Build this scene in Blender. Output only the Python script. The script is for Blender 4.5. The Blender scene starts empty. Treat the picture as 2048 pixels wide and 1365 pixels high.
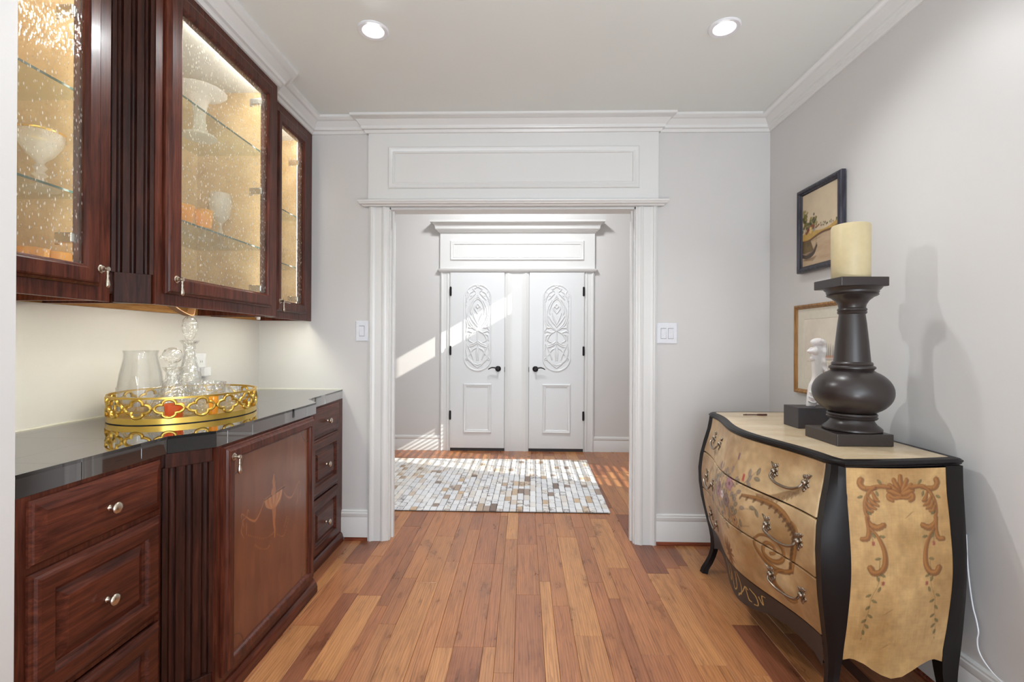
import bpy, bmesh, math, random
import numpy as np
from mathutils import Vector, Matrix
random.seed(7)
rng = np.random.default_rng(11)
SC = bpy.context.scene
COL = SC.collection
PI = math.pi

# ---------------------------------------------------------------- camera
YAW, PITCH, ROLL, EYE = math.radians(1.42), math.radians(0.09), math.radians(0.26), 1.286
cam = bpy.data.cameras.new('camera'); cam.sensor_width = 36.0; cam.sensor_fit = 'HORIZONTAL'
cam.lens = 950.0 / 2048.0 * 36.0; cam.clip_start = 0.05
cam_ob = bpy.data.objects.new('camera', cam); COL.objects.link(cam_ob)
fw = Vector((-math.sin(YAW)*math.cos(PITCH), math.cos(YAW)*math.cos(PITCH), math.sin(PITCH)))
rt = Vector((math.cos(YAW), math.sin(YAW), 0)); up = rt.cross(fw)
r2 = math.cos(ROLL)*rt + math.sin(ROLL)*up; u2 = -math.sin(ROLL)*rt + math.cos(ROLL)*up
cam_ob.matrix_world = Matrix(((r2.x, u2.x, -fw.x, 0), (r2.y, u2.y, -fw.y, 0), (r2.z, u2.z, -fw.z, EYE), (0, 0, 0, 1)))
SC.camera = cam_ob

# ---------------------------------------------------------------- world, sun, lights, exposure
world = bpy.data.worlds.new('world'); SC.world = world; world.use_nodes = True
bg = world.node_tree.nodes['Background']
bg.inputs['Color'].default_value = (0.50, 0.72, 1.0, 1); bg.inputs['Strength'].default_value = 1.6
SC.view_settings.view_transform = 'Standard'; SC.view_settings.look = 'None'
SC.view_settings.gamma = 1.0; SC.view_settings.use_curve_mapping = False
SC.view_settings.exposure = 0.12
SC.cycles.transparent_max_bounces = 24
SC.cycles.max_bounces = 12
SC.cycles.sample_clamp_indirect = 6.0

def light(name, kind, loc, energy, color=(1, 1, 1), aim=None, **kw):
    d = bpy.data.lights.new(name, kind); d.energy = energy; d.color = color
    for k, v in kw.items(): setattr(d, k, v)
    o = bpy.data.objects.new(name, d); COL.objects.link(o); o.location = loc
    if aim is not None:
        o.rotation_euler = (Vector(aim) - Vector(loc)).to_track_quat('-Z', 'Y').to_euler()
    return o
SUN_DIR = Vector((-1.0, 0.34, -0.57))
sun = light('sun', 'SUN', (6, 2, 6), 9.0, (1.0, 0.95, 0.86), angle=0.006)
sun.rotation_euler = SUN_DIR.to_track_quat('-Z', 'Y').to_euler()
DOWN = [(-0.698, 2.163), (0.902, 2.172), (-0.698, 0.35), (0.902, 0.35), (-0.3, -1.4), (0.9, -1.4)]
for i, (x, y) in enumerate(DOWN):
    light('downlight_beam', 'SPOT', (x, y, 2.706), [56, 29, 6, 3, 18, 18][i], (0.96, 0.98, 0.985),
          aim=[(-0.25, 1.0, 0), (0.45, 1.1, 0)][i] if i < 2 else (x, y, 0), spot_size=math.radians(150), spot_blend=0.85, shadow_soft_size=0.025)
light('hall_lamp', 'AREA', (-0.1, 4.3, 3.55), 54, (0.96, 0.98, 1.0), aim=(-0.1, 4.5, 0), shape='DISK', size=0.5)
light('ceiling_fill_lamp', 'AREA', (0.35, -0.75, 0.45), 46, (0.92, 0.985, 1.03), aim=(0.30, -0.60, 2.7), shape='DISK', size=0.5)  # unseen fill lamp, added behind the camera to brighten the ceiling
light('rear_fill_lamp', 'AREA', (0.2, -3.05, 1.5), 66, (0.90, 0.96, 1.02), aim=(0.2, 3, 1.6), shape='RECTANGLE', size=2.4, size_y=1.9)  # added soft fill lamp at the unseen rear end of the room

# ---------------------------------------------------------------- helpers
ORG = {}
def tag(o, label=None, cat=None, group=None, kind=None):
    if label: o['label'] = label
    if cat: o['category'] = cat
    if group: o['group'] = group
    if kind: o['kind'] = kind
    return o
def thing(name, label, cat, loc, group=None, kind=None):
    o = bpy.data.objects.new(name, None); COL.objects.link(o)
    o.location = loc; o.empty_display_size = 0.05; ORG[o] = Vector(loc)
    return tag(o, label, cat, group, kind)

class MB:
    def __init__(s): s.v = []; s.f = []
    def add(s, vs, fs):
        n = len(s.v); s.v += [tuple(p) for p in vs]; s.f += [tuple(i+n for i in f) for f in fs]; return s
    def box(s, x0, x1, y0, y1, z0, z1):
        return s.add([(x0,y0,z0),(x1,y0,z0),(x1,y1,z0),(x0,y1,z0),(x0,y0,z1),(x1,y0,z1),(x1,y1,z1),(x0,y1,z1)],
                     [(0,3,2,1),(4,5,6,7),(0,1,5,4),(1,2,6,5),(2,3,7,6),(3,0,4,7)])
    def prism(s, poly, z0, z1):
        n = len(poly)
        return s.add([(x,y,z0) for x,y in poly]+[(x,y,z1) for x,y in poly],
                     [tuple(range(n-1,-1,-1)), tuple(range(n,2*n))]+[(i,(i+1)%n,n+(i+1)%n,n+i) for i in range(n)])
    def loft(s, rings, cap=True, closed=True):
        n = len(rings[0]); b = len(s.v)
        vs = [p for r in rings for p in r]; fs = []
        m = n if closed else n-1
        for k in range(len(rings)-1):
            for i in range(m):
                fs.append((k*n+i, k*n+(i+1)%n, (k+1)*n+(i+1)%n, (k+1)*n+i))
        if cap: fs += [tuple(range(n-1,-1,-1)), tuple(range((len(rings)-1)*n, len(rings)*n))]
        return s.add(vs, fs)
    def lathe(s, prof, cx, cy, n=40, lobes=0, amp=0.0, sx=1.0, sy=1.0, cap=True):
        rings = []
        for r, z in prof:
            ring = []
            for i in range(n):
                a = 2*PI*i/n; rr = r*(1+amp*math.cos(lobes*a)) if lobes else r
                ring.append((cx+rr*math.cos(a)*sx, cy+rr*math.sin(a)*sy, z))
            rings.append(ring)
        return s.loft(rings, cap=cap)
    def ball(s, c, r, n=12, m=8, sc=(1,1,1)):
        rings = []
        for j in range(m+1):
            t = PI*j/m; rr = max(math.sin(t), 0.02); z = -math.cos(t)
            rings.append([(c[0]+r*sc[0]*rr*math.cos(2*PI*i/n), c[1]+r*sc[1]*rr*math.sin(2*PI*i/n), c[2]+r*sc[2]*z) for i in range(n)])
        return s.loft(rings)
    def tube(s, pts, r, n=8, closed=False):
        P = [Vector(p) for p in pts]; N = len(P); rings = []; prev = None
        for i in range(N):
            a = P[(i-1) % N] if (closed or i > 0) else P[0]; b = P[(i+1) % N] if (closed or i < N-1) else P[-1]
            t = (b-a).normalized()
            if prev is None:
                ref = Vector((0,0,1)) if abs(t.z) < 0.9 else Vector((1,0,0)); nx = t.cross(ref).normalized()
            else:
                nx = (prev - t*prev.dot(t)); nx = nx.normalized() if nx.length > 1e-6 else t.orthogonal().normalized()
            prev = nx; ny = t.cross(nx); rr = r[i] if isinstance(r, (list, tuple)) else r
            rings.append([tuple(P[i]+nx*rr*math.cos(2*PI*k/n)+ny*rr*math.sin(2*PI*k/n)) for k in range(n)])
        if closed:
            rings.append(rings[0]); return s.loft(rings, cap=False)
        return s.loft(rings)
    def sweep(s, prof, path, closed=False):
        """prof = (offset to the left of the path direction, z); path in plan, mitred."""
        P = [Vector((x,y)) for x,y in path]; N = len(P); rings = []
        for i in range(N):
            d1 = (P[i]-P[i-1]).normalized() if (i > 0 or closed) else None
            d2 = (P[(i+1) % N]-P[i]).normalized() if (i < N-1 or closed) else None
            n1 = Vector((-d1.y,d1.x)) if d1 else None; n2 = Vector((-d2.y,d2.x)) if d2 else None
            if n1 is None: m = n2
            elif n2 is None: m = n1
            else:
                m = n1+n2; m = m/ max(0.3, m.dot(n1))
            rings.append([(P[i].x+m.x*o, P[i].y+m.y*o, z) for o,z in prof])
        if closed: rings.append(rings[0])
        return s.loft(rings, cap=not closed)
    def rings(s, mapf, rect, seq, w=(1,1,1,1), cap=True):
        """nested rectangles: rect=(a0,a1,b0,b1); seq=[(abs inset, rel inset, height)]"""
        R = []
        for a, k, h in seq:
            l, r, b, t = (a+k*q for q in w)
            R.append([mapf(rect[0]+l, rect[2]+b, h), mapf(rect[1]-r, rect[2]+b, h), mapf(rect[1]-r, rect[3]-t, h), mapf(rect[0]+l, rect[3]-t, h)])
        n0 = len(s.v); vs = [p for r in R for p in r]; fs = []
        for j in range(len(R)-1):
            for i in range(4): fs.append((j*4+i, j*4+(i+1)%4, (j+1)*4+(i+1)%4, (j+1)*4+i))
        if cap: j = len(R)-1; fs.append((j*4, j*4+1, j*4+2, j*4+3))
        return s.add(vs, fs)
    def build(s, name, m, parent=None, smooth=False, bevel=0.0, loc=None, label=None, fix=True, seg=2, **tg):
        me = bpy.data.meshes.new(name)
        if parent is not None: org = ORG[parent]
        elif loc is not None: org = Vector(loc)
        else:
            a = np.array(s.v); org = Vector(((a[:,0].min()+a[:,0].max())/2, (a[:,1].min()+a[:,1].max())/2, a[:,2].min()))
        me.from_pydata([(x-org.x, y-org.y, z-org.z) for x,y,z in s.v], [], s.f)
        if fix:
            bm = bmesh.new(); bm.from_mesh(me); bmesh.ops.recalc_face_normals(bm, faces=bm.faces); bm.to_mesh(me); bm.free()
        if smooth: me.polygons.foreach_set('use_smooth', [True]*len(me.polygons))
        if smooth == 'auto':
            me.set_sharp_from_angle(angle=math.radians(38))
        me.materials.append(m)
        o = bpy.data.objects.new(name, me); COL.objects.link(o)
        if parent is not None: o.parent = parent
        else: o.location = org
        ORG[o] = org
        if bevel:
            b = o.modifiers.new('bevel', 'BEVEL'); b.width = bevel; b.segments = seg; b.limit_method = 'ANGLE'; b.angle_limit = math.radians(40)
        tag(o, label, **tg)
        return o

def grid_obj(name, P, m, parent=None, colors=None, loc=None, smooth=True, label=None, **tg):
    """P: (ny,nx,3) points"""
    ny, nx, _ = P.shape
    org = ORG[parent] if parent is not None else Vector(loc if loc is not None else P.reshape(-1,3).mean(0))
    me = bpy.data.meshes.new(name)
    v = (P.reshape(-1,3) - np.array(org)).tolist()
    idx = np.arange(nx*ny).reshape(ny, nx)
    f = np.stack([idx[:-1,:-1], idx[:-1,1:], idx[1:,1:], idx[1:,:-1]], -1).reshape(-1,4).tolist()
    me.from_pydata(v, [], f)
    if colors is not None:
        at = me.color_attributes.new('paint', 'FLOAT_COLOR', 'POINT')
        c = np.ones((nx*ny, 4), np.float32); c[:,:3] = colors.reshape(-1,3)
        at.data.foreach_set('color', c.ravel())
    if smooth: me.polygons.foreach_set('use_smooth', [True]*len(me.polygons))
    me.materials.append(m)
    o = bpy.data.objects.new(name, me); COL.objects.link(o)
    if parent is not None: o.parent = parent
    else: o.location = org
    ORG[o] = org
    return tag(o, label, **tg)

def catmull(pts, n=8):
    p = np.array(pts, float)
    if len(p) < 3:
        t = np.linspace(0,1,n*2)[:,None]; return p[0]*(1-t)+p[1]*t
    q = np.vstack([2*p[0]-p[1], p, 2*p[-1]-p[-2]]); out = []
    for i in range(1, len(q)-2):
        t = np.linspace(0,1,n,endpoint=False)[:,None]; a,b,c,d = q[i-1],q[i],q[i+1],q[i+2]
        out.append(.5*((2*b)+(-a+c)*t+(2*a-5*b+4*c-d)*t**2+(-a+3*b-3*c+d)*t**3))
    return np.vstack(out+[p[-1:]])

def lin(r, g, b):
    c = np.array([r,g,b], float)/255.0
    return np.where(c <= .04045, c/12.92, ((c+.055)/1.055)**2.4)
def L4(r, g, b): return tuple(lin(r,g,b)) + (1.0,)

def vnoise(ny, nx, cy, cx):
    g = rng.random((cy+3, cx+3)); y = np.linspace(0, cy, ny); x = np.linspace(0, cx, nx)
    yi = y.astype(int); xi = x.astype(int); fy = (y-yi)[:,None]; fx = (x-xi)[None,:]
    fy = fy*fy*(3-2*fy); fx = fx*fx*(3-2*fx)
    a = g[yi][:,xi]; b = g[yi][:,xi+1]; c = g[yi+1][:,xi]; d = g[yi+1][:,xi+1]
    return (a*(1-fx)+b*fx)*(1-fy)+(c*(1-fx)+d*fx)*fy
def fnoise(ny, nx, cy, cx, o=4):
    s = 0; w = 0
    for k in range(o):
        s = s + vnoise(ny, nx, cy*2**k, cx*2**k)*.55**k; w += .55**k
    return s/w

class Canvas:
    """Brush strokes on a sheet with user units; colour in linear light, plus a relief height."""
    def __init__(s, x0, x1, y0, y1, nx, ny, base):
        s.X = np.linspace(x0,x1,nx); s.Y = np.linspace(y0,y1,ny); s.nx, s.ny = nx, ny
        s.px = abs(x1-x0)/(nx-1); s.py = abs(y1-y0)/(ny-1)
        s.c = np.ones((ny,nx,3))*np.array(base); s.h = np.zeros((ny,nx))
    def mask(s, pts, rad, soft):
        M = np.zeros((s.ny, s.nx)); R = max(np.max(rad), 1e-6)+soft
        for (x,y), r in zip(pts, rad):
            i0,i1 = np.searchsorted(s.X, [x-R, x+R]); j0,j1 = np.searchsorted(s.Y, [y-R, y+R])
            if i1 <= i0 or j1 <= j0: continue
            d = np.hypot(s.X[i0:i1][None,:]-x, s.Y[j0:j1][:,None]-y)
            M[j0:j1,i0:i1] = np.maximum(M[j0:j1,i0:i1], np.clip((r-d)/soft+.5, 0, 1))
        return M
    def blend(s, M, col, a=1.0): s.c += (np.array(col)-s.c)*(M*a)[...,None]
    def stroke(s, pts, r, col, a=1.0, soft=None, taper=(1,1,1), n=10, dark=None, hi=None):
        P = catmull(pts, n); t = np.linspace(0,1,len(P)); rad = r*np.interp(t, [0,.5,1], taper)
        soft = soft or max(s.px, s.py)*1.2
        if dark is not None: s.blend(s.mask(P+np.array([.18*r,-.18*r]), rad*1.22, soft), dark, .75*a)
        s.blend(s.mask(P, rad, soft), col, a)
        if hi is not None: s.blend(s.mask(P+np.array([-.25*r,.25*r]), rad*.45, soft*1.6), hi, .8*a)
    def leaf(s, x, y, ang, ln, wd, col, a=1.0, hi=None):
        c, sn = math.cos(ang), math.sin(ang); t = np.linspace(-.5,.5,14)
        P = np.stack([x+t*ln*c, y+t*ln*sn], 1); rad = wd*.5*np.cos(t*PI)**.8
        s.blend(s.mask(P, rad, max(s.px,s.py)*1.2), col, a)
        if hi is not None: s.blend(s.mask(P[2:9]+np.array([-.12*wd,.12*wd]), rad[2:9]*.35, max(s.px,s.py)*1.5), hi, .6*a)
    def blob(s, x, y, r, col, a=1.0, soft=None): s.blend(s.mask([(x,y)],[r],soft or max(s.px,s.py)*1.2), col, a)
    def flower(s, x, y, r, col, edge, cen, k=5):
        for i in range(k):
            q = 2*PI*i/k+.5; s.blob(x+.6*r*math.cos(q), y+.6*r*math.sin(q), r*.52, edge, .85)
        for i in range(k):
            q = 2*PI*i/k+.5; s.blob(x+.58*r*math.cos(q), y+.58*r*math.sin(q), r*.38, col, .9, r*.25)
        s.blob(x, y, r*.28, cen, .9, r*.15)
    def ridge(s, pts, r, h, taper=(.4,1,.4), n=10):
        P = catmull(pts, n); t = np.linspace(0,1,len(P)); rad = r*np.interp(t,[0,.5,1],taper)
        M = np.zeros((s.ny,s.nx))
        for (x,y), q in zip(P, rad):
            i0,i1 = np.searchsorted(s.X,[x-q,x+q]); j0,j1 = np.searchsorted(s.Y,[y-q,y+q])
            if i1<=i0 or j1<=j0: continue
            d = np.hypot(s.X[i0:i1][None,:]-x, s.Y[j0:j1][:,None]-y)/q
            M[j0:j1,i0:i1] = np.maximum(M[j0:j1,i0:i1], np.sqrt(np.clip(1-d*d,0,1)))
        s.h = np.maximum(s.h, h*M)
# ---------------------------------------------------------------- materials
class NT:
    def __init__(s, name):
        s.m = bpy.data.materials.new(name); s.m.use_nodes = True; s.t = s.m.node_tree
        s.t.nodes.clear(); s.out = s.n('ShaderNodeOutputMaterial')
    def n(s, typ, **kw):
        x = s.t.nodes.new(typ)
        for k, v in kw.items():
            if k in x.inputs: x.inputs[k].default_value = v
            else: setattr(x, k, v)
        return x
    def l(s, a, b): s.t.links.new(a, b)
    def coord(s, scale=(1,1,1), rand=False, kind='Object'):
        tc = s.n('ShaderNodeTexCoord'); mp = s.n('ShaderNodeMapping'); mp.inputs['Scale'].default_value = scale
        src = tc.outputs[kind]
        if rand:
            oi = s.n('ShaderNodeObjectInfo'); ml = s.n('ShaderNodeMath', operation='MULTIPLY'); ml.inputs[1].default_value = 91.0
            s.l(oi.outputs['Random'], ml.inputs[0]); cx = s.n('ShaderNodeCombineXYZ')
            for q in range(3): s.l(ml.outputs[0], cx.inputs[q])
            ad = s.n('ShaderNodeVectorMath', operation='ADD'); s.l(src, ad.inputs[0]); s.l(cx.outputs[0], ad.inputs[1]); src = ad.outputs[0]
        s.l(src, mp.inputs['Vector']); return mp.outputs[0]
    def noise(s, vec, scale, detail=4, rough=.55, dist=0.0):
        x = s.n('ShaderNodeTexNoise', Scale=scale, Detail=detail, Roughness=rough, Distortion=dist); s.l(vec, x.inputs['Vector']); return x.outputs['Fac']
    def ramp(s, fac, stops):
        r = s.n('ShaderNodeValToRGB'); e = r.color_ramp.elements
        while len(e) < len(stops): e.new(.5)
        for q, (p, c) in zip(e, stops): q.position = p; q.color = c if len(c) == 4 else tuple(c)+(1,)
        s.l(fac, r.inputs[0]); return r.outputs[0]
    def mix(s, fac, a, b, typ='MIX'):
        x = s.n('ShaderNodeMixRGB', blend_type=typ)
        for i, q in ((0, fac), (1, a), (2, b)):
            if hasattr(q, 'is_linked'): s.l(q, x.inputs[i])
            else: x.inputs[i].default_value = q
        return x.outputs[0]
    def refl(s, f0=.04, power=5.0, top=1.0, normal=None):
        lw = s.n('ShaderNodeLayerWeight', Blend=.5); pw = s.n('ShaderNodeMath', operation='POWER'); pw.inputs[1].default_value = power
        if normal is not None: s.l(normal, lw.inputs['Normal'])
        s.l(lw.outputs['Facing'], pw.inputs[0]); ma = s.n('ShaderNodeMath', operation='MULTIPLY_ADD'); ma.inputs[1].default_value = top-f0; ma.inputs[2].default_value = f0
        s.l(pw.outputs[0], ma.inputs[0]); return ma.outputs[0]
    def bump(s, h, strength=.2, dist=.01):
        b = s.n('ShaderNodeBump', Strength=strength, Distance=dist); s.l(h, b.inputs['Height']); return b.outputs[0]
    def pbr(s, color=None, rough=.5, metal=0.0, normal=None, **kw):
        p = s.n('ShaderNodeBsdfPrincipled', Metallic=metal)
        if color is not None:
            if hasattr(color, 'is_linked'): s.l(color, p.inputs['Base Color'])
            else: p.inputs['Base Color'].default_value = color
        if hasattr(rough, 'is_linked'): s.l(rough, p.inputs['Roughness'])
        else: p.inputs['Roughness'].default_value = rough
        if normal is not None: s.l(normal, p.inputs['Normal'])
        for k, v in kw.items(): p.inputs[k.replace('_', ' ')].default_value = v
        s.l(p.outputs[0], s.out.inputs['Surface']); return p

def m_paint(name, c, rough=.5, bumpy=.06, sc=220, var=.04):
    t = NT(name); v = t.coord(); n = t.noise(v, sc, 3); w = t.noise(v, 1.7, 2)
    d = tuple(q*(1-var) for q in c[:3])+(1,); e = tuple(min(1, q*(1+var)) for q in c[:3])+(1,)
    t.pbr(t.ramp(w, [(.3, d), (.7, e)]), rough, normal=t.bump(n, bumpy, .002)); return t.m
M_WALL = m_paint('wall_paint', L4(213,211,209), .42, .10, 260, .012)
M_CEIL = m_paint('ceiling_paint', L4(232,236,233), .7, .12, 200, .012)
M_TRIM = m_paint('trim_paint', L4(226,226,224), .28, .05, 60, .012)
M_DOOR = m_paint('door_paint', L4(224,225,225), .32, .05, 60, .012)

def m_wood(name, dark, mid, lite, axis, rough=.32, coat=.12, scale=1.0, rand=False):
    t = NT(name); s = [34*scale]*3; s[axis] = 2.2*scale
    v = t.coord(tuple(s), rand); g = t.noise(v, 2.2, 8, .62, .7); f = t.noise(v, 9, 3, .6)
    big = t.noise(t.coord((3,3,3), rand), 1.3, 3)
    c = t.ramp(g, [(.30, dark), (.5, mid), (.72, lite)])
    c = t.mix(t.ramp(f, [(.35,(.55,.55,.55)),(.6,(1,1,1))]), (0,0,0,1), c, 'MIX') if False else c
    c = t.mix(.75, c, t.ramp(big, [(.3,(.62,.58,.58)),(.7,(1.25,1.2,1.15))]), 'MULTIPLY')
    c = t.mix(.45, c, t.ramp(f, [(.3,(.62,.62,.62)),(.65,(1.1,1.1,1.1))]), 'MULTIPLY')
    t.pbr(c, rough, normal=t.bump(g, .05, .003), Coat_Weight=coat, Coat_Roughness=.16, Specular_IOR_Level=.22); return t.m
WD = (lin(46,19,14), lin(83,40,28), lin(110,58,40))
WD = tuple(tuple(q)+(1,) for q in WD)
M_WOODZ = m_wood('mahogany_upright', *WD, 2)
M_WOODY = m_wood('mahogany_across', *WD, 1)
M_WOODDK = m_wood('mahogany_fluted', L4(30,14,11), L4(56,28,21), L4(80,43,31), 2, .34)
M_SHOE = m_wood('floor_shoe_wood', L4(80,34,22), L4(128,66,44), L4(160,96,66), 0, .3)

def m_vcol(name, rough=.4, bump_sc=None, coat=0.0, strength=.1, spec=.5):
    t = NT(name); a = t.n('ShaderNodeVertexColor', layer_name='paint'); nm = None
    if bump_sc: nm = t.bump(t.noise(t.coord(), bump_sc, 4), strength, .002)
    t.pbr(a.outputs[0], rough, normal=nm, Coat_Weight=coat, Coat_Roughness=.2, Specular_IOR_Level=spec); return t.m
M_CHESTPAINT = m_vcol('antique_painted_panel', .45, 120, .1, .15)
M_PAINTING = m_vcol('oil_paint', .5, 300, 0, .2)
M_WATERCOLOUR = m_vcol('watercolour_sheet', .35, None)
M_INLAY = m_vcol('inlaid_veneer', .26, None, .4)

def m_plain(name, c, rough=.4, metal=0.0, **kw):
    t = NT(name); v = t.coord(); n = t.noise(v, 40, 3)
    d = tuple(q*.95 for q in c[:3])+(1,)
    t.pbr(t.ramp(n, [(.35, d), (.65, c)]), rough, metal, **kw); return t.m
M_BLACKWOOD = m_plain('ebonised_wood', L4(24,20,20), .38, Specular_IOR_Level=.22)
M_STAND = m_plain('dark_bronze_brown_wood', L4(44,36,34), .36, Coat_Weight=.2, Coat_Roughness=.25)
M_BLOCK = m_plain('matt_black_plinth', L4(66,62,66), .55)
M_STONE = m_plain('white_alabaster', L4(236,232,230), .35, Subsurface_Weight=.1)
M_WAX = m_plain('ivory_wax', L4(204,188,148), .45, Subsurface_Weight=.2, Subsurface_Radius=(.02,.014,.007))
M_PLASTIC = m_plain('white_plastic', L4(236,238,242), .3)
M_SWITCH = m_plain('switch_white', L4(232,234,240), .3)
M_SLOT = m_plain('dark_slot', L4(60,58,60), .6)
M_ORB = m_plain('oil_rubbed_bronze', L4(34,30,32), .35, .6)
M_NICKEL = m_plain('aged_nickel', L4(205,192,176), .25, 1.0)
M_PEWTER = m_plain('antique_pewter', L4(150,138,124), .32, 1.0)
M_GOLD = m_plain('brushed_gold', L4(226,190,96), .28, 1.0)
M_GILT = m_wood('gilt_frame_wood', L4(120,84,44), L4(164,122,72), L4(196,156,104), 2, .35)
M_NAVYFRAME = m_wood('dark_slate_frame', L4(36,36,44), L4(60,60,70), L4(90,88,98), 2, .35)
M_MAT = m_plain('cream_mat_board', L4(222,216,200), .8)
M_CHROME = m_plain('satin_hinge', L4(225,225,225), .22, 1.0)
M_ORANGE = m_plain('orange_wire', L4(226,110,50), .5)
M_RAWWOOD = m_wood('raw_cabinet_bottom', L4(140,100,52), L4(178,134,80), L4(204,166,108), 1, .5, 0.0)
M_TAPE = m_plain('brown_tape', L4(120,84,52), .6)
M_CAULK = m_plain('white_caulk', L4(236,234,222), .5)
M_SILVER = m_plain('silvery_board', L4(206,208,208), .5)
M_TAN = None
def _tan():
    t = NT('gold_tan_lining'); v = t.coord(); a = t.noise(v, 9, 4); b = t.noise(v, 130, 2)
    c = t.ramp(a, [(.3, L4(190,160,112)), (.7, L4(212,186,142))])
    t.pbr(t.mix(.35, c, t.ramp(b, [(.35,(.7,.7,.7)),(.65,(1.1,1.1,1.1))]), 'MULTIPLY'), .45); return t.m
M_TAN = _tan()
def _granite():
    t = NT('black_granite'); v = t.coord(); a = t.noise(v, 160, 2)
    d = t.n('ShaderNodeBsdfDiffuse'); t.l(t.ramp(a, [(.4, L4(12,11,11)), (.75, L4(30,28,28))]), d.inputs['Color'])
    g = t.n('ShaderNodeBsdfGlossy', Roughness=.025); g.inputs['Color'].default_value = (.93,.93,.93,1)
    mx = t.n('ShaderNodeMixShader')
    t.l(t.refl(.04, 1.2, .98), mx.inputs[0]); t.l(d.outputs[0], mx.inputs[1]); t.l(g.outputs[0], mx.inputs[2]); t.l(mx.outputs[0], t.out.inputs['Surface']); return t.m
M_GRANITE = _granite()
def _seeded():
    t = NT('seeded_glass'); v = t.coord((1,1,.33))
    vo = t.n('ShaderNodeTexVoronoi', feature='F1', Scale=120.0); t.l(v, vo.inputs['Vector'])
    big = t.noise(t.coord((1,1,.5)), 26, 3, .6)
    seed = t.ramp(vo.outputs['Distance'], [(.14,(1,1,1)),(.30,(0,0,0))])
    gate = t.ramp(t.noise(t.coord((1,1,.4)), 75, 2), [(.42,(0,0,0)),(.56,(1,1,1))])
    sd = t.n('ShaderNodeMath', operation='MULTIPLY'); t.l(seed, sd.inputs[0]); t.l(gate, sd.inputs[1])
    nm = t.bump(t.mix(.5, big, vo.outputs['Distance']), .6, .004)
    tr = t.n('ShaderNodeBsdfTransparent'); tr.inputs['Color'].default_value = (.96,.97,.955,1)
    gl = t.n('ShaderNodeBsdfGlossy', Roughness=.06); t.l(nm, gl.inputs['Normal'])
    m1 = t.n('ShaderNodeMixShader'); t.l(t.refl(.04, 5, .8, nm), m1.inputs[0]); t.l(tr.outputs[0], m1.inputs[1]); t.l(gl.outputs[0], m1.inputs[2])
    tl = t.n('ShaderNodeBsdfTranslucent'); tl.inputs['Color'].default_value = (.95,.95,.93,1)
    df = t.n('ShaderNodeBsdfDiffuse'); df.inputs['Color'].default_value = (.9,.9,.9,1)
    ad = t.n('ShaderNodeMixShader', Fac=.35); t.l(tl.outputs[0], ad.inputs[1]); t.l(df.outputs[0], ad.inputs[2])
    k = t.n('ShaderNodeMath', operation='MULTIPLY'); k.inputs[1].default_value = .75; t.l(sd.outputs[0], k.inputs[0])
    k2 = t.n('ShaderNodeMath', operation='ADD'); k2.inputs[1].default_value = .07; t.l(k.outputs[0], k2.inputs[0])
    m2 = t.n('ShaderNodeMixShader'); t.l(k2.outputs[0], m2.inputs[0]); t.l(m1.outputs[0], m2.inputs[1]); t.l(ad.outputs[0], m2.inputs[2])
    t.l(m2.outputs[0], t.out.inputs['Surface']); return t.m
M_SEEDED = _seeded()
def m_thin(name, tint, refl=1.45, haze=.0, hazecol=(1,1,1,1), bump=0):
    t = NT(name); tr = t.n('ShaderNodeBsdfTransparent'); tr.inputs['Color'].default_value = tint
    gl = t.n('ShaderNodeBsdfGlossy', Roughness=.03); nm = None
    if bump:
        vo = t.n('ShaderNodeTexVoronoi', feature='F1', Scale=bump); t.l(t.coord(), vo.inputs['Vector'])
        nm = t.bump(vo.outputs['Distance'], .8, .01); t.l(nm, gl.inputs['Normal'])
    f0 = ((refl-1)/(refl+1))**2*1.3
    m1 = t.n('ShaderNodeMixShader'); t.l(t.refl(f0, 3.5, .85, nm), m1.inputs[0]); t.l(tr.outputs[0], m1.inputs[1]); t.l(gl.outputs[0], m1.inputs[2]); o = m1
    if haze:
        tl = t.n('ShaderNodeBsdfTranslucent'); tl.inputs['Color'].default_value = hazecol
        df = t.n('ShaderNodeBsdfDiffuse'); df.inputs['Color'].default_value = hazecol
        a = t.n('ShaderNodeMixShader', Fac=.5); t.l(tl.outputs[0], a.inputs[1]); t.l(df.outputs[0], a.inputs[2])
        m2 = t.n('ShaderNodeMixShader', Fac=haze); t.l(m1.outputs[0], m2.inputs[1]); t.l(a.outputs[0], m2.inputs[2]); o = m2
    t.l(o.outputs[0], t.out.inputs['Surface']); return t.m
M_SHELF = m_thin('shelf_glass', (.93,.97,.95,1), 1.3)
M_SHELFEDGE = m_plain('green_glass_edge', L4(50,84,78), .2)
M_PRESSED = m_thin('pressed_clear_glass', (.95,.96,.96,1), 1.6, .30, (.95,.95,.93,1), 90)
M_FROST = m_thin('frosted_glass', (.9,.9,.9,1), 1.5, .65, (.93,.93,.92,1))
M_CRYSTAL = m_thin('cut_crystal', (.965,.97,.97,1), 1.75, .05, (1,1,1,1), 70)
M_CLEAR = m_thin('clear_glass', (.97,.975,.975,1), 1.6, .02)
M_AMBER = m_thin('amber_glass', (1.0,.80,.38,1), 1.5, .45, L4(246,204,104))
M_GOLDGLASS = m_thin('gilded_glass', (1.0,.82,.42,1), 1.6, .5, L4(240,196,96))
M_ORANGEGLASS = m_thin('orange_pressed_glass', (1.0,.66,.45,1), 1.6, .45, L4(222,130,84), 80)
M_WINGLASS = m_thin('window_glass', (.97,.98,.98,1), 1.45)
def m_emit(name, c, s):
    t = NT(name); e = t.n('ShaderNodeEmission', Strength=s); e.inputs['Color'].default_value = c
    t.l(e.outputs[0], t.out.inputs['Surface']); return t.m
M_BULB = m_emit('lamp_glow', (1.0,.96,.9,1), 14.0)
M_LED = m_emit('cabinet_led', (1.0,.95,.84,1), 46.0)
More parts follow.
